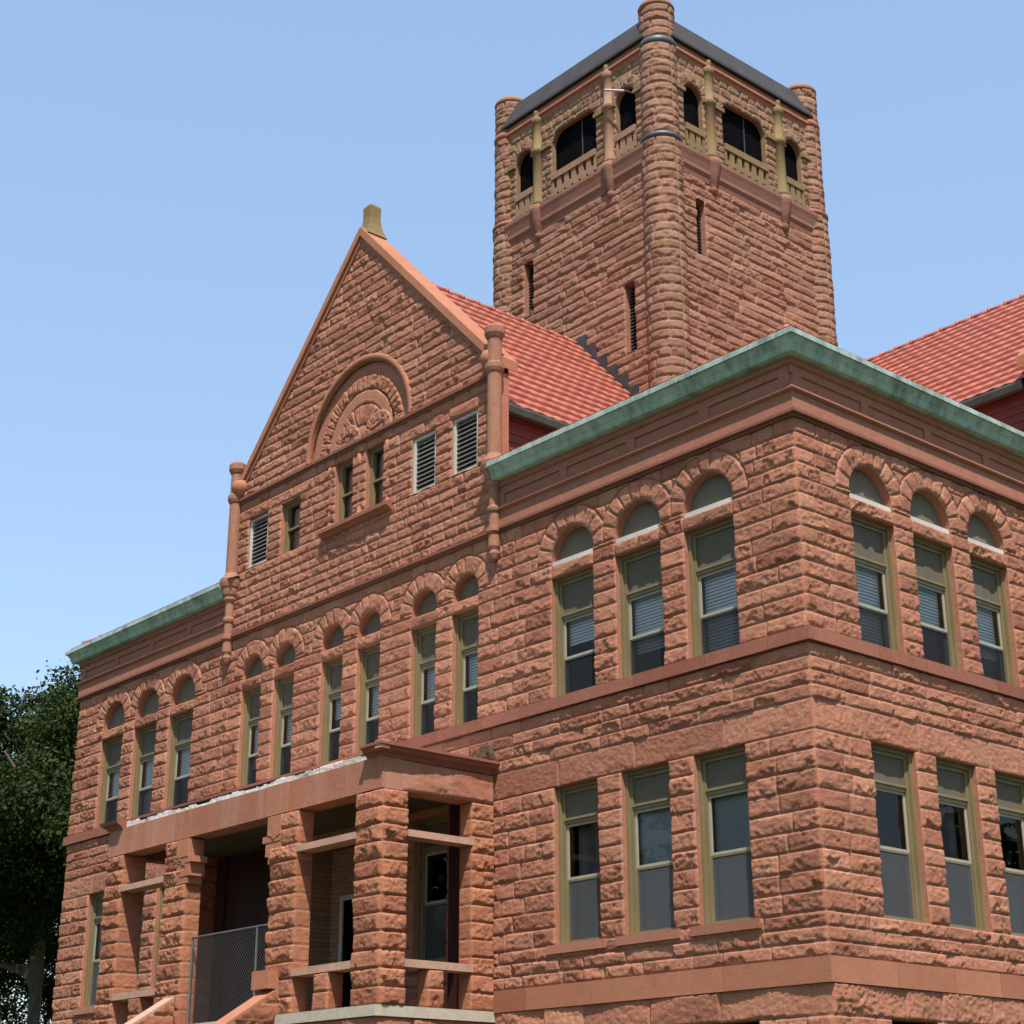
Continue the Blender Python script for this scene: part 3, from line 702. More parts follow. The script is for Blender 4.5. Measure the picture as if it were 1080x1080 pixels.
def place(kind, x, z, side='A'):
    o = copy_tree(protos[kind], CH)
    if side == 'A': o.location = (x, 0, z)
    else: o.location = (0, x, z); o.rotation_euler.z = R(90)
    return o
sd = 100
srng = random.Random(9)
def sill(win): MB().box(-.60, .60, -.07, .065, -.125, -.001, srng.gauss(0, .5)).build('window_sill', 'frieze', win)
def arch_parts(win, w_, ro, cl, cr, pale=True):
    """lunette, lintel bar and voussoirs, children of the window"""
    global sd; sd += 1
    zs_ = ZS-ZU0; r = w_/2; rng = random.Random(sd)
    rock_obj('arch', [at(ring(r, ro, 9 if w_ > .8 else 8, .042, .004, sd, cl, cr), 0, 0, zs_), at(arcstrip(r, 0, .2), 0, 0, zs_)], 'rock', win)
    b = rock(-r+.001, r-.001, [(HU+.0, HU+.2, .5, 2, .045)], (), .02, sd)
    lb = [b, quadpart([[(-r, 0, HU), (-r, .28, HU), (r, .28, HU), (r, 0, HU)], [(-r, 0, HU+.2), (r, 0, HU+.2), (r, .28, HU+.2), (-r, .28, HU+.2)]])]
    rock_obj('lintel_bar', [at(p, 0, 0, 0) for p in lb], 'rock', win)
    n = 20; m = MB(); vs = [(0, .14, zs_)]+[(r*math.cos(math.pi*i/n), .14, zs_+r*math.sin(math.pi*i/n)) for i in range(n+1)]
    vs += [(-r, .14, HU+.2), (r, .14, HU+.2)]
    m.add(vs, [(0, i+1, i+2) for i in range(n)]+[(n+1, n+2, n+3, 1)]); m.build('lunette', 'lunette', win)
    if pale: MB().box(-r+.002, r-.002, .02, .13, HU+.2005, HU+.28).build('lunette_sill', 'white', win)
for i, x in enumerate(trioA):
    wn_ = place('u%d' % (0, 1, 3, 2, 0, 2)[i], x, ZU0)
    left = min([abs(x-q) for q in trioA if q < x] or [9]); right = min([abs(x-q) for q in trioA if q > x] or [9])
    arch_parts(wn_, WT, RT, left/2 if left < 2 else 9, right/2 if right < 2 else 9, i < 3)
    sill(place(('gs', 'gs', 'gx', 'gs', 'g', 'gx')[i], x, ZG0))
for i, x in enumerate(PAIR):
    wn_ = place('p%d' % (2, 2, 2, 3, 2, 1)[i], x, ZU0)
    arch_parts(wn_, WP, RP, .55 if i in (0, 2, 4) else .775, .55 if i in (1, 3, 5) else .775, False)
for i, x in enumerate(TRB):
    wn_ = place('b%d' % (0, 2, 1)[i], x, ZU0, 'B'); arch_parts(wn_, WB, RB, .7 if i else 9, .7 if i < 2 else 9)
    place('gcur' if i == 1 else 'gB', x+.03, ZG0, 'B')
for i, y in enumerate(PAIRB): arch_parts(place('p%d' % (i % 4), y, ZU0, 'B'), WP, RP, .55 if i % 2 else .775, .775 if i % 2 else .55, False)
for y in GRB: place('gB', y, ZG0, 'B')
for x in GC: sill(place('porch', x, ZG0))
for o in protos.values():
    for c_ in list(o.children): bpy.data.objects.remove(c_)
    bpy.data.objects.remove(o)
# basement openings
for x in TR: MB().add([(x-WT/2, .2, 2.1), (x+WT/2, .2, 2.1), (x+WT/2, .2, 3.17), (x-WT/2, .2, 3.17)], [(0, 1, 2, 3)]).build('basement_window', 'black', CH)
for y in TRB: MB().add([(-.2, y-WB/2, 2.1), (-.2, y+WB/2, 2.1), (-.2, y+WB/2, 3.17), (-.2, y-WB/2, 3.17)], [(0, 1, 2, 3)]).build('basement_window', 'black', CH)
# attic louvres and windows
for i, (a, b, z0, z1) in enumerate(louv):
    fm_ = MB().box(a, a+.06, .02, .13, z0, z1).box(b-.06, b, .02, .13, z0, z1).box(a+.0603, b-.0603, .022, .13, z0, z0+.05).box(a+.0603, b-.0603, .022, .13, z1-.05, z1).build('louvre_window', 'white', GA)
    sl_ = MB(); n = 11
    for k in range(n):
        z = z0+.06+(z1-z0-.12)*k/n; sl_.add([(a+.06, .04, z), (b-.06, .04, z), (b-.06, .11, z+.075), (a+.06, .11, z+.075), (a+.06, .04, z+.014), (b-.06, .04, z+.014), (b-.06, .11, z+.089), (a+.06, .11, z+.089)], [(0, 3, 2, 1), (4, 5, 6, 7), (0, 1, 5, 4)])
    sl_.add([(a, .131, z0), (b, .131, z0), (b, .131, z1), (a, .131, z1)], [(0, 1, 2, 3)])
    sl_.build('louvre_slats', 'louver', GA).name = 'louvre_slats'
for a, b, z0, z1 in gwin:
    m = MB().box(a, a+.075, .08, .2, z0, z1).box(b-.075, b, .08, .2, z0, z1).box(a+.0753, b-.0753, .082, .2, z0, z0+.06).box(a+.0753, b-.0753, .082, .2, z1-.06, z1).box(a+.0753, b-.0753, .10, .2, (z0+z1)/2-.02, (z0+z1)/2+.02)
    m.build('attic_window', 'olive', GA)
    pane(a+.075, b-.075, z0+.06, z1-.06, .16).build('attic_pane', 'glass', GA)
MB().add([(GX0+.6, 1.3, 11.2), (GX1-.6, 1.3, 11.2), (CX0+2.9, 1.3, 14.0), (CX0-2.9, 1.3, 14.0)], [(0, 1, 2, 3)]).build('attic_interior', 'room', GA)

# ---- small round turrets (pinnacles) flanking the pavilions
def pinnacle(x, y, mat='tower'):
    m = MB()
    k_ = .9; m.lathe([(r_*k_, z_) for r_, z_ in [(.02, 10.56), (.07, 10.60), (.10, 10.68), (.085, 10.74), (.115, 10.80), (.115, 10.98), (.10, 11.02), (.15, 11.05), (.15, 11.12), (.105, 11.14), (.1, 11.39), (.13, 11.41), (.14, 11.45), (.13, 11.49), (.1, 11.51), (.1, 11.80), (.13, 11.84), (.15, 11.86), (.15, 11.93), (.18, 11.96), (.2, 12.04), (.2, 12.09), (.23, 12.12), (.25, 12.2), (.25, 12.28), (.2, 12.33), (.14, 12.42), (.135, 13.90), (.16, 13.92), (.185, 13.98), (.185, 14.06), (.14, 14.10), (.135, 14.54), (.16, 14.56), (.195, 14.63), (.195, 14.74), (.15, 14.79), (.02, 14.80)]], x, y, 20)
    return m.build('pinnacle', mat, CH, False)
pinnacle(CX0+4.02, -.08); pinnacle(CX0-4.03, -.08)
pinnacle(.08, BYG+.02, 'turret')

# ================================================================== tower
TX, TY, TH = -10.22, 8.38, 2.69
TW = empty('tower', (0, 0, 0), CH)
x0, x1, y0, y1 = TX-TH, TX+TH, TY-TH, TY+TH
def face(local, side):
    """local u measured from the face centre"""
    o = {'f': ((TX, y0, 0), 0), 's': ((x1, TY, 0), R(90)), 'b': ((TX, y1, 0), R(180)), 'w': ((x0, TY, 0), R(-90))}[side]
    return put(local, *o)
tc = courses_of(np.linspace(12, 15.6, 17), .5, 1.3, .05)+courses_of(np.linspace(15.6, 21.12, 28), .45, 1.5, .055)
slits = {'f': [(-1.70, -1.40, 19.22, 20.5), (1.47, 1.76, 17.07, 18.66)], 's': [(-1.72, -1.45, 19.28, 20.6)], 'b': [], 'w': []}
tp_ = []
for i, sd_ in enumerate('fsbw'):
    c = .03 if sd_ in 'fs' else .15
    p = rock(-TH, TH, tc, slits[sd_], c, 41+i); tp_ += [face(p, sd_)]
    if slits[sd_]: tp_.append(face(reveals(slits[sd_], .25), sd_))
rock_obj('tower_wall', tp_, 'tower', TW)
for sd_ in 'fs':
    for a, b, z0, z1 in slits[sd_]:
        m = []
        for k in range(int((z1-z0)/.08)):
            z = z0+.08*k; m.append([(a, .12, z), (b, .12, z), (b, .19, z+.07), (a, .19, z+.07)])
        v, f, _, _ = face(quadpart(m), sd_); mesh_obj('slit_louvre', v, f, 'louver', TW)
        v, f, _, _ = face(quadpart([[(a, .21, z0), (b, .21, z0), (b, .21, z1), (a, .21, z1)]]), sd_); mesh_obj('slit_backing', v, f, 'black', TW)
# moulded string under the belfry
st_ = [(x0, y1), (x0, y0), (x1, y0), (x1, y1), (x0, y1)]
runs = [[(x0+.3, y0), (x1-.3, y0)], [(x1, y0+.3), (x1, y1-.3)], [(x1-.3, y1), (x0+.3, y1)], [(x0, y1-.3), (x0, y0+.3)]]
for rn in runs: MB().sweep(rn, [(-.05, 21.10), (.03, 21.10), (.05, 21.22), (.09, 21.3), (.09, 21.38), (.12, 21.52), (.15, 21.62), (.15, 21.70), (.1, 21.74), (-.05, 21.74)]).build('belfry_string', 'bandt', TW)
# belfry storey
BZ0, BZ1 = 21.74, 24.05
side_r, mid_w = .30, .72
ar = [(-1.66, .30, 23.18), (1.66, .30, 23.18)]
def bel(seed, cell):
    hs = [(c-r, c+r, BZ0, zs2) for c, r, zs2 in ar]+[(-mid_w, mid_w, BZ0, 23.18)]
    def e(u, z):
        o = np.full_like(u, 9.)
        for c, r, zs2 in ar: o = np.minimum(o, np.where(z < zs2-.02, 9., np.hypot(u-c, np.maximum(z-zs2, 0))-r))
        dm = np.hypot(np.maximum(abs(u)-(mid_w-.32), 0), np.maximum(z-23.18, 0))-.32
        return np.minimum(o, np.where(z < 23.16, 9., dm))
    cs = courses_of(np.linspace(BZ0, 23.18, 9), .2, .5, .045)+courses_of(np.linspace(23.18, BZ1, 5), .18, .45, .045)
    return rock(-TH, TH, cs, hs, cell, seed, e, lambda u, z: e(u, z) > 0.)
def soffits():
    d = .12; q = []
    for c, r, zs2 in ar:
        q += [[(c-r, 0, BZ0), (c-r, d, BZ0), (c-r, d, zs2), (c-r, 0, zs2)], [(c+r, 0, BZ0), (c+r, 0, zs2), (c+r, d, zs2), (c+r, d, BZ0)]]
        A_ = [math.pi*i/14 for i in range(15)]
        q += [[(c+r*math.cos(a), 0, zs2+r*math.sin(a)), (c+r*math.cos(b), 0, zs2+r*math.sin(b)), (c+r*math.cos(b), d, zs2+r*math.sin(b)), (c+r*math.cos(a), d, zs2+r*math.sin(a))] for a, b in zip(A_[:-1], A_[1:])]
    q += [[(-mid_w, 0, BZ0), (-mid_w, d, BZ0), (-mid_w, d, 23.18), (-mid_w, 0, 23.18)], [(mid_w, 0, BZ0), (mid_w, 0, 23.18), (mid_w, d, 23.18), (mid_w, d, BZ0)]]
    pts = [(mid_w-.32+.32*math.cos(a), 23.18+.32*math.sin(a)) for a in [math.pi/2*i/8 for i in range(9)]]; pts += [(-x, z) for x, z in pts[::-1]]
    q += [[(a[0], 0, a[1]), (b[0], 0, b[1]), (b[0], d, b[1]), (a[0], d, a[1])] for a, b in zip(pts[:-1], pts[1:])]
    return quadpart(q)
bp_ = []
for i, sd_ in enumerate('fsbw'):
    bp_ += [face(bel(61+i, .032 if sd_ in 'fs' else .1), sd_), face(soffits(), sd_)]
    if sd_ in 'fs': bp_ += [face(at(ring(r_, r_+.26, 7, .04, .02, 66+i+int(c_*9)), c_, 0, z2_), sd_) for c_, r_, z2_ in ar]
rock_obj('belfry_wall', bp_, 'belfry', TW)
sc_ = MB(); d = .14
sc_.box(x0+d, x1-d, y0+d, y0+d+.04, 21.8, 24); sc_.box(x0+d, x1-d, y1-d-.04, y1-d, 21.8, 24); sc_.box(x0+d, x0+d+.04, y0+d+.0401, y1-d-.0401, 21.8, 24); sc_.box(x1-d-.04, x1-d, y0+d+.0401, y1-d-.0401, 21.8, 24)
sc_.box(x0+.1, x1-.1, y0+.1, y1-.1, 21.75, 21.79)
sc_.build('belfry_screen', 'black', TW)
sm_ = MB()
a = .15; MB().box(TX-.015+a, TX+.015+a, y0+d-.02, y0+d-.001, 21.8, 24).build('screen_batten', 'flash', TW); MB().box(x1-d+.001, x1-d+.02, TY-.015+a, TY+.015+a, 21.8, 24).build('screen_batten', 'flash', TW)
def facebox(m, side, u0, u1, o0, o1, z0, z1, tone=0.):
    """box on a tower face: u from centre, o outwards"""
    if side == 'f': m.box(TX+u0, TX+u1, y0-o1, y0-o0, z0, z1, tone)
    elif side == 's': m.box(x1+o0, x1+o1, TY+u0, TY+u1, z0, z1, tone)
for sd_ in 'fs':
    for u in (-1.17, 1.17):
        cx_, cy_ = (TX+u, y0-.02) if sd_ == 'f' else (x1+.02, TY+u)
        m = MB(); m.lathe([(.16, 21.74), (.16, 21.84), (.13, 21.90), (.13, 23.10), (.17, 23.14), (.18, 23.21), (.16, 23.25), (.12, 23.27), (.115, 23.92), (.14, 23.95), (.165, 24.05), (.12, 24.1), (.10, 24.18), (.115, 24.22), (.1, 24.30), (.03, 24.33)], cx_, cy_, 16)
        tag(m.build('belfry_column', 'lichen' if u < 0 or sd_ == 's' else 'lichenA', TW, True))
        m = MB(); m.lathe([(.02, 20.88), (.07, 20.90), (.10, 20.97), (.10, 21.03), (.08, 21.07), (.13, 21.12), (.13, 21.28), (.16, 21.34), (.16, 21.42), (.19, 21.52), (.21, 21.62), (.21, 21.73)], cx_, cy_, 14); m.build('column_corbel', 'bandt', TW, True)
    for a, b in ((-2.4, -1.96), (-1.36, -1.31), (-1.03, -.72), (.72, 1.03), (1.31, 1.36), (1.96, 2.4)): m = MB(); facebox(m, sd_, a, b, -.01, .09, 23.14, 23.23); m.build('impost', 'lichen', TW)
    m = MB()
    for a, b, nb in ((-1.96, -1.36, 3), (-.72, .72, 6), (1.36, 1.96, 3)):
        facebox(m, sd_, a, b, -.12, .06, 22.22, 22.38); facebox(m, sd_, a, b, -.12, .05, 21.84, 21.97)
        for k in range(nb+1):
            u = a+(b-a)*k/nb; facebox(m, sd_, max(u-.07, a), min(u+.07, b), -.10, .035, 21.9701, 22.2199)
        for k in range(nb*1):
            u = a+(b-a)*(k+.5)/nb; facebox(m, sd_, u-.06, u+.06, -.1, .1, 21.75, 21.8399)
    tag(m.build('balustrade', 'lichenA' if sd_ == 'f' else 'lichen', TW))
# cornice and roof of the tower
for rn in runs: MB().sweep(rn, [(-.3, 24.0), (.03, 24.0), (.05, 24.10), (.10, 24.13), (.10, 24.19), (.05, 24.22), (.05, 24.34), (-.3, 24.34)]).build('tower_cornice', 'frieze', TW)
rf = MB(); e = .14; z_ = 24.36
def octo(o, z, c):
    a0_, a1_, b0_, b1_ = x0-o, x1+o, y0-o, y1+o
    return [(a0_+c, b0_, z), (a1_-c, b0_, z), (a1_, b0_+c, z), (a1_, b1_-c, z), (a1_-c, b1_, z), (a0_+c, b1_, z), (a0_, b1_-c, z), (a0_, b0_+c, z)]
vs = octo(-.25, z_-.01, .1)+octo(e, z_-.01, .45)+octo(e, z_+.05, .45)+octo(-.12, 25.06, .3)+octo(-.2, 25.10, .25)+[(TX, TY, 25.6)]
fs = []
for k in range(4):
    for i in range(8): fs.append((k*8+i, k*8+(i+1) % 8, k*8+8+(i+1) % 8, k*8+8+i))
fs += [(32+i, 32+(i+1) % 8, 40) for i in range(8)]
rf.add(vs, fs)
trf = rf.build('tower_roof', 'metal', TW)
# corner turrets
for i, (cx_, cy_) in enumerate(((x1-.26, y0+.26), (x0+.26, y0+.26), (x1-.26, y1-.26), (x0+.26, y1-.26))):
    c = .03 if i < 3 else .12; ps = []
    for r, zs_, seed in ((.40, np.linspace(12, 21.72, 48), 71+i), (.365, np.linspace(21.86, 24.12, 12), 81+i), (.355, np.linspace(24.3, 25.14, 5), 91+i)):
        ps.append(cyl(rock(0, 2*math.pi*r, courses_of(zs_, .28, .6, .05), (), c, seed), cx_, cy_, r))
    tu = rock_obj('corner_turret', ps, 'turret', TW)
    for pf in ([(.38, 21.70), (.45, 21.74), (.46, 21.80), (.40, 21.86), (.34, 21.87)], [(.34, 24.10), (.41, 24.14), (.42, 24.22), (.40, 24.28), (.34, 24.31)]):
        MB().lathe(pf, cx_, cy_, 24).build('turret_band', 'lead' if i == 0 else 'frieze', TW, True)
    m = MB(); m.lathe([(.35, 25.12), (.40, 25.14), (.41, 25.20), (.38, 25.26), (.28, 25.36), (.15, 25.42), (.0, 25.44)], cx_, cy_, 20, False); m.build('turret_cap', 'turret', TW, True)
# stepped flashing where the tile roof meets the tower
fl = MB()
for k in range(9):
    xa = CX0+.02+.30*k; za = ZR-SL*(xa-CX0); fl.box(xa, xa+.30, y0-.085, y0+.02, za-.45, za+.16)
fl.build('stepped_flashing', 'flash', CH)
fl = MB(); fl.lathe([(.52, 13.0), (.52, 14.62), (.46, 14.72)], x1-.26, y0+.26, 20); fl.box(x1-1.4, x1-.7, y0-.09, y0, 13, 14.55); fl.build('base_flashing', 'lead', CH)

# ================================================================== porch
PO = empty('porch', (0, 0, 0), CH)
PY = -2.13
def pier(xa, xb, ya, yb, z0, z1, mat, seed, bul=.075, cell=.02, flat=()):
    n = max(1, round((z1-z0)/.245)); cs = courses_of(np.linspace(z0, z1, n+1), .3, .6, bul); sm = courses_of(np.linspace(z0, z1, n+1), 2, 3, .006)
    ps = []
    for k, (L, o, rz) in enumerate(((xb-xa, (xa, ya, 0), 0), (yb-ya, (xb, ya, 0), R(90)), (xb-xa, (xb, yb, 0), R(180)), (yb-ya, (xa, yb, 0), R(-90)))):
        ps.append(put(rock(0, L, sm if k in flat else cs, (), cell if k < 2 else .12, seed+k), o, rz))
    ps.append(quadpart([[(xa, ya, z1), (xb, ya, z1), (xb, yb, z1), (xa, yb, z1)]]))
    return rock_obj('pier', ps, mat, PO)
ZF = 3.57
pier(-6.92, -6.28, PY, -1.69, ZF, 6.62, 'porch', 201, flat=(3,))
pier(-9.17, -8.44, PY, -1.86, ZF, 6.62, 'porch', 211, flat=(1, 3))
pier(-12.43, -11.70, PY, -1.86, ZF, 6.62, 'porch', 221, flat=(1, 3))
pier(-14.50, -13.93, PY, -1.69, ZF, 6.62, 'porch', 231, flat=(1,))
pier(-6.55, -6.28, -.47, -.03, ZF, 6.62, 'porch', 241, .05, flat=(0,))
pier(-14.50, -14.2, -.47, -.03, ZF, 6.62, 'porch', 251, .05, flat=(0,))
# corbels in the stair bay
for xa, sg in ((-9.17, -1), (-11.70, 1)):
    cb = MB()
    for k, (zz0, zz1, o) in enumerate(((5.86, 5.98, .05), (5.9801, 6.2, .12), (6.2001, 6.3, .2), (6.3001, 6.6, .06))):
        a, b = sorted((xa-sg*.3, xa+sg*o)); cb.box(a, b, PY-.035-.01*k, -1.88-.003*k, zz0, zz1)
    cb.build('corbel', 'smooth', PO)
# beams
bb = MB(); rng = random.Random(3)
for a, b in ((-14.50, -13.2), (-13.197, -12.2), (-12.197, -9.35), (-9.347, -8.75), (-8.747, -6.75), (-6.747, -6.28)):
    bb.box(a, b, PY-.02-(.015 if b-a < .8 else 0), PY+.34, 6.625, 7.10, rng.gauss(0, .4))
bb.build('front_beam', 'beam', PO)
bs = rock(0, 2.1-.34, [(6.625, 7.08, 2, 3, .05)], (), .03, 300)
rock_obj('side_beam', [put(bs, (-6.28, PY+.34, 0), R(90)), quadpart([[(-6.28, PY+.34, 6.625), (-6.6, PY+.34, 6.625), (-6.6, 0, 6.625), (-6.28, 0, 6.625)]])], 'beam', PO)
MB().box(-14.50, -14.2, PY+.345, -.0, 6.625, 7.10).build('side_beam', 'beam', PO)
# crown mould at the right end and broken mortar bed along the front
MB().sweep([(-6.66, PY-.02), (-6.28, PY-.02), (-6.28, -.02)], [(-.25, 7.085), (.01, 7.085), (.04, 7.13), (.10, 7.17), (.12, 7.21), (.16, 7.235), (.16, 7.275), (-.25, 7.29)]).build('crown_mould', 'red', PO)
MB().box(-6.30, -6.14, PY-.17, PY-.02, 7.18, 7.30).build('crown_corner', 'pale', PO)
mb_ = rock(-14.0, -6.66, [(7.07, 7.22, .5, 1.4, .02)], (), .02, 310, None, lambda u, z: z < 7.14+.07*vnoise(u/.6, u*0, 12)+.035*vnoise(u/.12, u*0+3, 13))
rock_obj('mortar_bed', [put(mb_, (0, PY+.03, 0), 0), quadpart([[(-14, PY+.03, 7.215), (-6.66, PY+.03, 7.215), (-6.66, -.02, 7.30), (-14, -.02, 7.30)]])], 'mortar', PO)
MB().sweep([(-14.52, -1.0), (-14.52, PY-.02), (-14.02, PY-.02)], [(-.2, 7.085), (.01, 7.085), (.05, 7.14), (.12, 7.18), (.14, 7.24), (-.2, 7.26)]).build('crown_mould', 'red', PO)
# rails
for a, b in ((-8.50, -6.90), (-13.98, -12.40)):
    MB().box(a, b, PY-.03, PY+.27, 5.965, 6.065).build('upper_rail', 'pale', PO); MB().box(a-.12, b, PY-.03, PY+.27, 4.11, 4.22).build('lower_rail', 'pale', PO)
MB().box(-6.53, -6.25, -1.71, -.42, 5.965, 6.065).build('upper_rail', 'pale', PO); MB().box(-6.53, -6.25, -1.71, -.41, 4.11, 4.22).build('lower_rail', 'pale', PO)
for a, b, c_, d_ in ((-7.88, -7.50, PY, PY+.25), (-13.35, -12.98, PY, PY+.25), (-6.52, -6.28, -1.27, -.98)):
    pier(a, b, c_, d_, ZF, 4.108, 'porch', int(-a*100), .05, flat=(1, 3) if c_ == PY else (0, 2)).name = 'rail_post'
# floor ledge, base, ceiling
MB().sweep([(-14.6, 0), (-14.6, PY-.1), (-6.24, PY-.1), (-6.24, -.0)], [(-.5, 3.42), (.0, 3.42), (.0, 3.57), (-.5, 3.57)]).build('floor_ledge', 'ledge', PO)
MB().box(-14.05, -6.79, PY+.45, .3, 3.40, 3.55).build('porch_floor', 'dark', PO)
bc = courses_of(np.linspace(0, 3.42, 10), .5, 1.1, .06)
pbz = [put(rock(0, 2.4, bc, (), .03, 321), (-8.9, PY-.04, 0), 0), put(rock(0, 2.17, bc, (), .04, 322), (-6.3, PY-.04, 0), R(90)), put(rock(0, 2.7, bc, (), .05, 323), (-14.5, PY-.04, 0), 0)]
pbz[0] = put(rock(-8.9, -6.3, bc, (), .03, 321), (0, PY-.04, 0), 0)
rock_obj('porch_base', pbz, 'porch', PO)
MB().box(-14.4, -6.32, PY+.05, -.02, 6.80, 6.84).box(-14.4, -6.6, PY+.34, PY+.36, 6.63, 6.8).build('porch_ceiling', 'ceil', PO)
MB().add([(-14.45, PY+.05, 7.12), (-6.33, PY+.05, 7.12), (-6.33, -.01, 7.12), (-14.45, -.01, 7.12)], [(0, 1, 2, 3)]).build('porch_roof', 'metal', PO)
# dark weathered patch of old roof flashing above the porch end
pt = rock(-7.15, -6.25, [(7.3, 7.62, .3, .5, .05)], (), .03, 330, None, lambda u, z: z < 7.3+(u+7.15)*.36)
M['scar'] = stone('weathered_scar', (.05, .04, .032), (.2, .13, .1), stain=.6)
rock_obj('roof_scar', [put(pt, (0, -.05, 0), 0)], 'scar', PO)
# entrance recess: brick back wall, door
er = MB(); er.box(DOOR[0], DOOR[1], .47, .52, 3.55, 6.7); er.box(DOOR[0]-.02, DOOR[0]+.03, .0, .469, 3.55, 6.7); er.box(DOOR[1]-.03, DOOR[1]+.02, .0, .469, 3.55, 6.7); er.box(DOOR[0]+.031, DOOR[1]-.031, .0, .469, 6.6, 6.7)
er.build('brick_recess', 'brick', PO)
dr = MB().box(-10.86, -10.78, .40, .468, 3.56, 5.78).box(-9.92, -9.84, .40, .468, 3.56, 5.78).box(-10.7797, -9.9203, .40, .468, 5.70, 5.78).build('entrance_door', 'white', PO)
MB().box(-10.7797, -9.9203, .43, .466, 3.56, 5.6997).build('door_leaf', 'black', PO)
for a, b in ((-14.05, -13.75), (-11.75, -11.3), (-9.15, -8.85), (-7.22, -6.95)): MB().box(a, b, -.14, -.06, 3.56, 6.75).build('porch_pilaster', 'brown', PO)
MB().box(-13.7497, -11.7503, -.10, -.07, 3.56, 6.75).box(-13.2, -12.3, -.115, -.1001, 3.6, 5.9).build('entrance_panelling', 'brown', PO)
# steps and their cheek walls
stp = MB()
for k in range(10): stp.box(-11.7, -9.17, -2.13-.30*(k+1), -2.13-.30*k-.001 if k else -1.8, 0 if k == 9 else 3.40-.34*(k+2), 3.55-.34*(k+.45) if k else 3.40)
stp.build('step', 'concrete', PO)
def cheek(xa, xb, ztop, seed):
    ps = []
    cs = courses_of(np.linspace(0, 4.05, 14), .5, 1.0, .06); sl2 = .62
    kp = lambda u, z: z < ztop-sl2*u
    L = 4.0
    for x, rz, sgn in ((xa, R(-90), -1), (xb, R(90), 1)):
        p = rock(0, L, cs, (), .03, seed, None, (lambda u, z: z < ztop-sl2*(u)) if sgn < 0 else (lambda u, z: z < ztop-sl2*(L-u)))
        ps.append(put(p, (x, PY, 0) if sgn < 0 else (x, PY-L, 0), rz))
    o = rock_obj('cheek_wall', ps, 'porch', PO)
    c = MB(); c.add([(x, PY-u, ztop-sl2*u+d) for u in (0, L) for d in (-.05, .045) for x in ((xa+.03, xb+.015) if xa > -10 else (xa+.1, xb+.015))], [(0, 1, 5, 4), (2, 6, 7, 3), (0, 4, 6, 2), (1, 3, 7, 5), (0, 2, 3, 1), (4, 5, 7, 6)])
    c.build('cheek_coping', 'smooth' if xa > -10 else 'pale', PO)
    return o
cheek(-9.17, -8.75, 3.95, 401); cheek(-12.2, -11.80, 4.02, 411)
MB().box(-9.2, -8.75, PY-.24, PY-.04, 3.95, 4.22).build('newel_block', 'smooth', PO)

# ================================================================== separate things
# chain-link panel across the top of the steps
FN = tag(empty('chain_link_fence', (-10.4, -2.0, 3.57)), 'grey chain-link fence panel closing off the porch steps between two stone piers', 'fence')
fp = MB()
for x in (-1.22, .72, 1.18): fp.bar((x, 0, -.25), (x, 0, 1.42), .02)
fp.build('post', 'galv', FN)
MB().bar((-1.24, 0, 1.40), (1.2, 0, 1.40), .018).build('top_rail', 'galv', FN)
wm = MB(); x = -2.7; Hh = 1.6
while x < 1.2:
    for sg in (1, -1):
        a, b = x, x+Hh
        ta, tb = max(0, (-1.2-a)/Hh), min(1, (1.17-a)/Hh)
        if tb > ta:
            z_a, z_b = (ta, tb) if sg > 0 else (1-ta, 1-tb)
            wm.bar((a+Hh*ta, .006*sg, -.22+Hh*z_a), (a+Hh*tb, .006*sg, -.22+Hh*z_b), .0017, 4)
    x += .07
wm.build('wire_mesh', 'galv', FN)
# white lamp arm in the belfry opening
LM = tag(empty('floodlight', (-8.55, 5.55, 23.3)), 'small white tube floodlight fixed in the right arch of the tower belfry', 'floodlight')
MB().bar((-.28, -.22, .10), (.12, -.02, -.04), .028, 10).build('lamp_tube', 'white', LM)
MB().bar((.12, -.02, -.04), (.2, .15, -.06), .018, 8).build('bracket', 'dark_sash', LM)

# trees
def leaf_mesh(name, clumps, n, seed, size):
    rng = np.random.default_rng(seed); w_ = np.array([c[3]**2.2 for c in clumps]); w_ /= w_.sum()
    ci = rng.choice(len(clumps), n, p=w_); C = np.array(clumps)[ci]
    d = rng.normal(size=(n, 3)); d /= np.linalg.norm(d, axis=1)[:, None]; rad = C[:, 3]*(rng.random(n)**.38)*(1+.13*rng.normal(size=n))
    P = C[:, :3]+d*rad[:, None]*np.array([1, 1, .8])
    nr = d*.6+rng.normal(size=(n, 3))*.7+np.array([0, 0, .5]); nr /= np.linalg.norm(nr, axis=1)[:, None]
    t = np.cross(nr, rng.normal(size=(n, 3))); t /= np.linalg.norm(t, axis=1)[:, None]; b = np.cross(nr, t)
    s_ = size*(.6+.8*rng.random(n))[:, None]
    V = np.stack([P-t*s_, P+b*s_*.55+nr*s_*.12, P+t*s_, P-b*s_*.55+nr*s_*.12], 1).reshape(-1, 3)
    F = np.arange(4*n).reshape(-1, 4); tone = np.repeat(np.clip(rng.random(n)*.7+.3*rng.random(len(clumps))[ci], 0, 1), 4)
    return V, F, tone
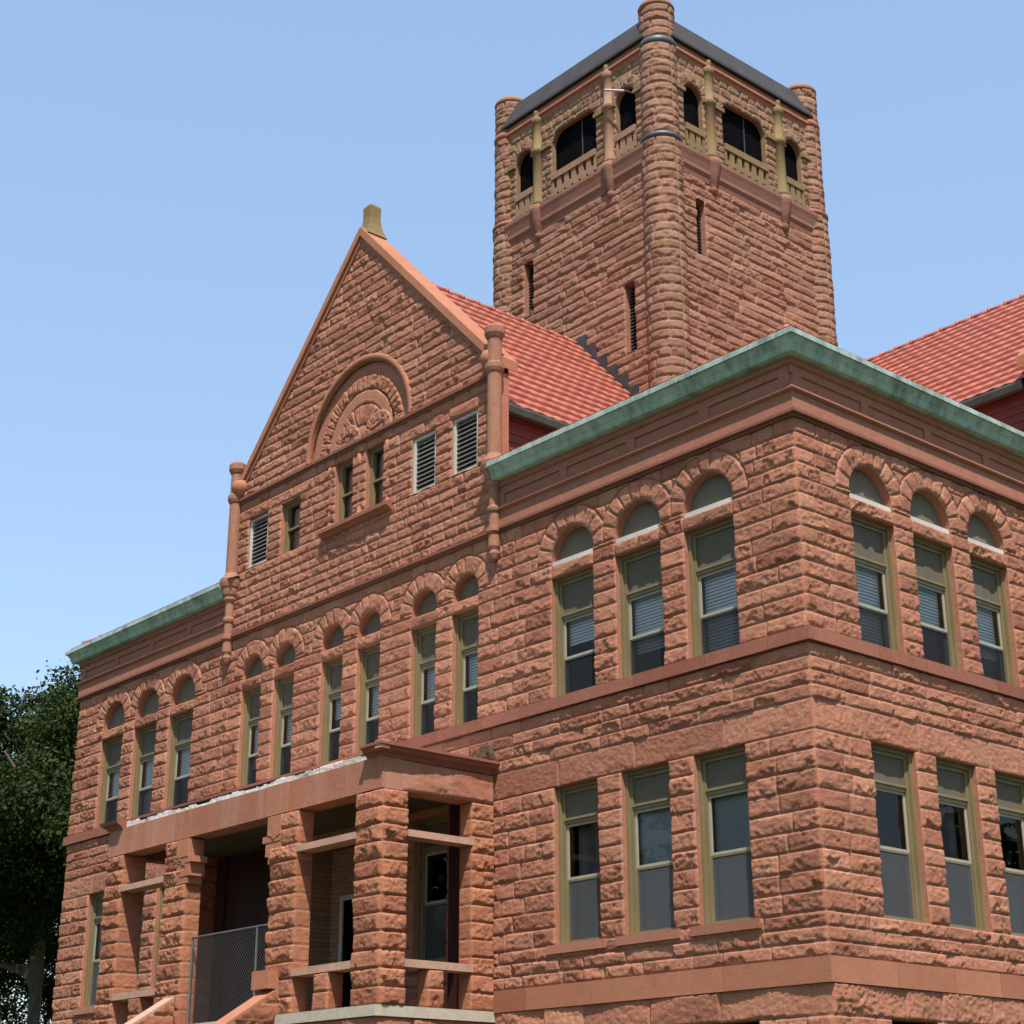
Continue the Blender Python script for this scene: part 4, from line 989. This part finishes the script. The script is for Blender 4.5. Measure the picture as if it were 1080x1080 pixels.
def tree(label, loc, h, rad, seed, nleaf, fork, group='trees beside the courthouse', low=False):
    T = tag(empty('tree', loc), label, 'tree', group); rng = random.Random(seed)
    verts, edges, radii = [(0, 0, -.2)], [], [.24]
    def chain(start, pts, r0, r1):
        k = start
        for i, p in enumerate(pts):
            verts.append(p); radii.append(r0+(r1-r0)*(i+1)/len(pts)); edges.append((k, len(verts)-1)); k = len(verts)-1
        return k
    base = chain(0, fork[0], .23, .19)
    tips = []
    for br in fork[1:]:
        k = chain(base, br, .15, .06); tips.append(verts[k]); p = Vector(verts[k])
        for j in range(3):
            q = p+Vector((rng.uniform(-2, 2), rng.uniform(-2, 2), rng.uniform(1.2, 3))); m = p.lerp(q, .5)+Vector((rng.uniform(-.3, .3), rng.uniform(-.3, .3), 0))
            chain(k, [tuple(m), tuple(q)], .07, .03)
    me = bpy.data.meshes.new('trunk'); me.from_pydata(verts, edges, []); ob = link(bpy.data.objects.new('trunk', me), T); me.materials.append(M['bark'])
    sk2 = ob.modifiers.new('skin', 'SKIN'); ob.modifiers.new('sub', 'SUBSURF').render_levels = 1
    for i, d in enumerate(me.skin_vertices[0].data): d.radius = (radii[i], radii[i]); d.use_root = (i == 0)
    cl = []
    for i in range(150):
        while True:
            p = Vector((rng.uniform(-1, 1), rng.uniform(-1, 1), rng.uniform(-1, 1)))
            if p.length < 1: break
        zc = h*(.55 if low else .72)+p.z*h*(.44 if low else .27); rr = rad*(1.05-.4*max(0, p.z)); cl.append((p.x*rr, p.y*rr, zc, rng.uniform(.45, 1.2)*rad/6))
    for i in range(24):          # thinner hanging growth below the main crown
        a_ = rng.uniform(0, 6.28); q = rng.uniform(.15, 1)*rad; cl.append((q*math.cos(a_), q*math.sin(a_), h*rng.uniform(.2, .5), rng.uniform(.35, .8)*rad/6))
    V, F, t = leaf_mesh('crown', cl, nleaf, seed, .07)
    mesh_obj('crown', V, F, 'leaf', T, {'tone': t})
    return T
fk = [[(.1, 0, 2), (.25, 0, 4.4), (0, .1, 6.4)], [(-.7, .1, 7.6), (-1.1, .3, 9), (-1.3, .2, 11)], [(.5, -.1, 7.4), (.7, .1, 8.6), (.9, .2, 10.5)], [(-1.6, -.6, 6.9), (-3, -1, 8.4), (-4, -1, 10)]]
tree('dark leafy maple with a pale forked trunk beside the left end of the courthouse', (-32.5, 5.3, 0), 14.7, 6.2, 5, 190000, fk)
tree('slender-stemmed dark tree half hidden between the forked maple and the courthouse corner', (-40.2, 11.5, 0), 17.6, 6.0, 9, 150000, [[(0, 0, 3), (.2, 0, 6), (.3, .1, 8.5)], [(.1, .1, 10), (.3, .2, 12), (.5, 0, 14)], [(1, -.3, 10), (1.6, -.5, 12)]])
tree('broad dark tree at the left edge of the photo behind the forked maple', (-47.5, 7.0, 0), 18.5, 7.2, 14, 150000, [[(0, 0, 3), (.1, 0, 5), (0, .1, 7)], [(-1, .2, 9), (-1.5, .3, 12)], [(1, 0, 9), (1.5, .3, 12)]])
tree('low bushy tree filling the gap behind the forked trunk', (-52, 14.5, 0), 12.5, 6.5, 23, 45000, [[(0, 0, 1.5), (.1, 0, 3)], [(-1, .2, 5), (-1.5, .3, 7)], [(1, 0, 5), (1.5, .3, 7)]], low=True)
tree('far bushy tree lowest at the bottom left corner of the photo', (-58, 8.0, 0), 13.0, 6.5, 29, 45000, [[(0, 0, 1.5), (.1, 0, 3)], [(-1, .2, 5), (-1.5, .3, 7)], [(1, 0, 5), (1.5, .3, 7)]], low=True)
# trees on the far side of the streets: seen only as the grey-green reflection in the panes
rng_ = random.Random(77); cl = []
for i in range(110):
    t_ = rng_.random()
    if i % 2: cl.append((-52+48*t_+rng_.uniform(-2, 2), -26-16*t_+rng_.uniform(-3, 3), rng_.uniform(3, 17), rng_.uniform(1.8, 3.2)))
    else: cl.append((38+rng_.uniform(-3, 3), 6+60*t_, rng_.uniform(3, 17), rng_.uniform(1.8, 3.2)))
V, F, t = leaf_mesh('street_trees', cl, 90000, 5, .30)
tag(mesh_obj('street_trees', V, F, 'leaf', None, {'tone': t}), kind='stuff')
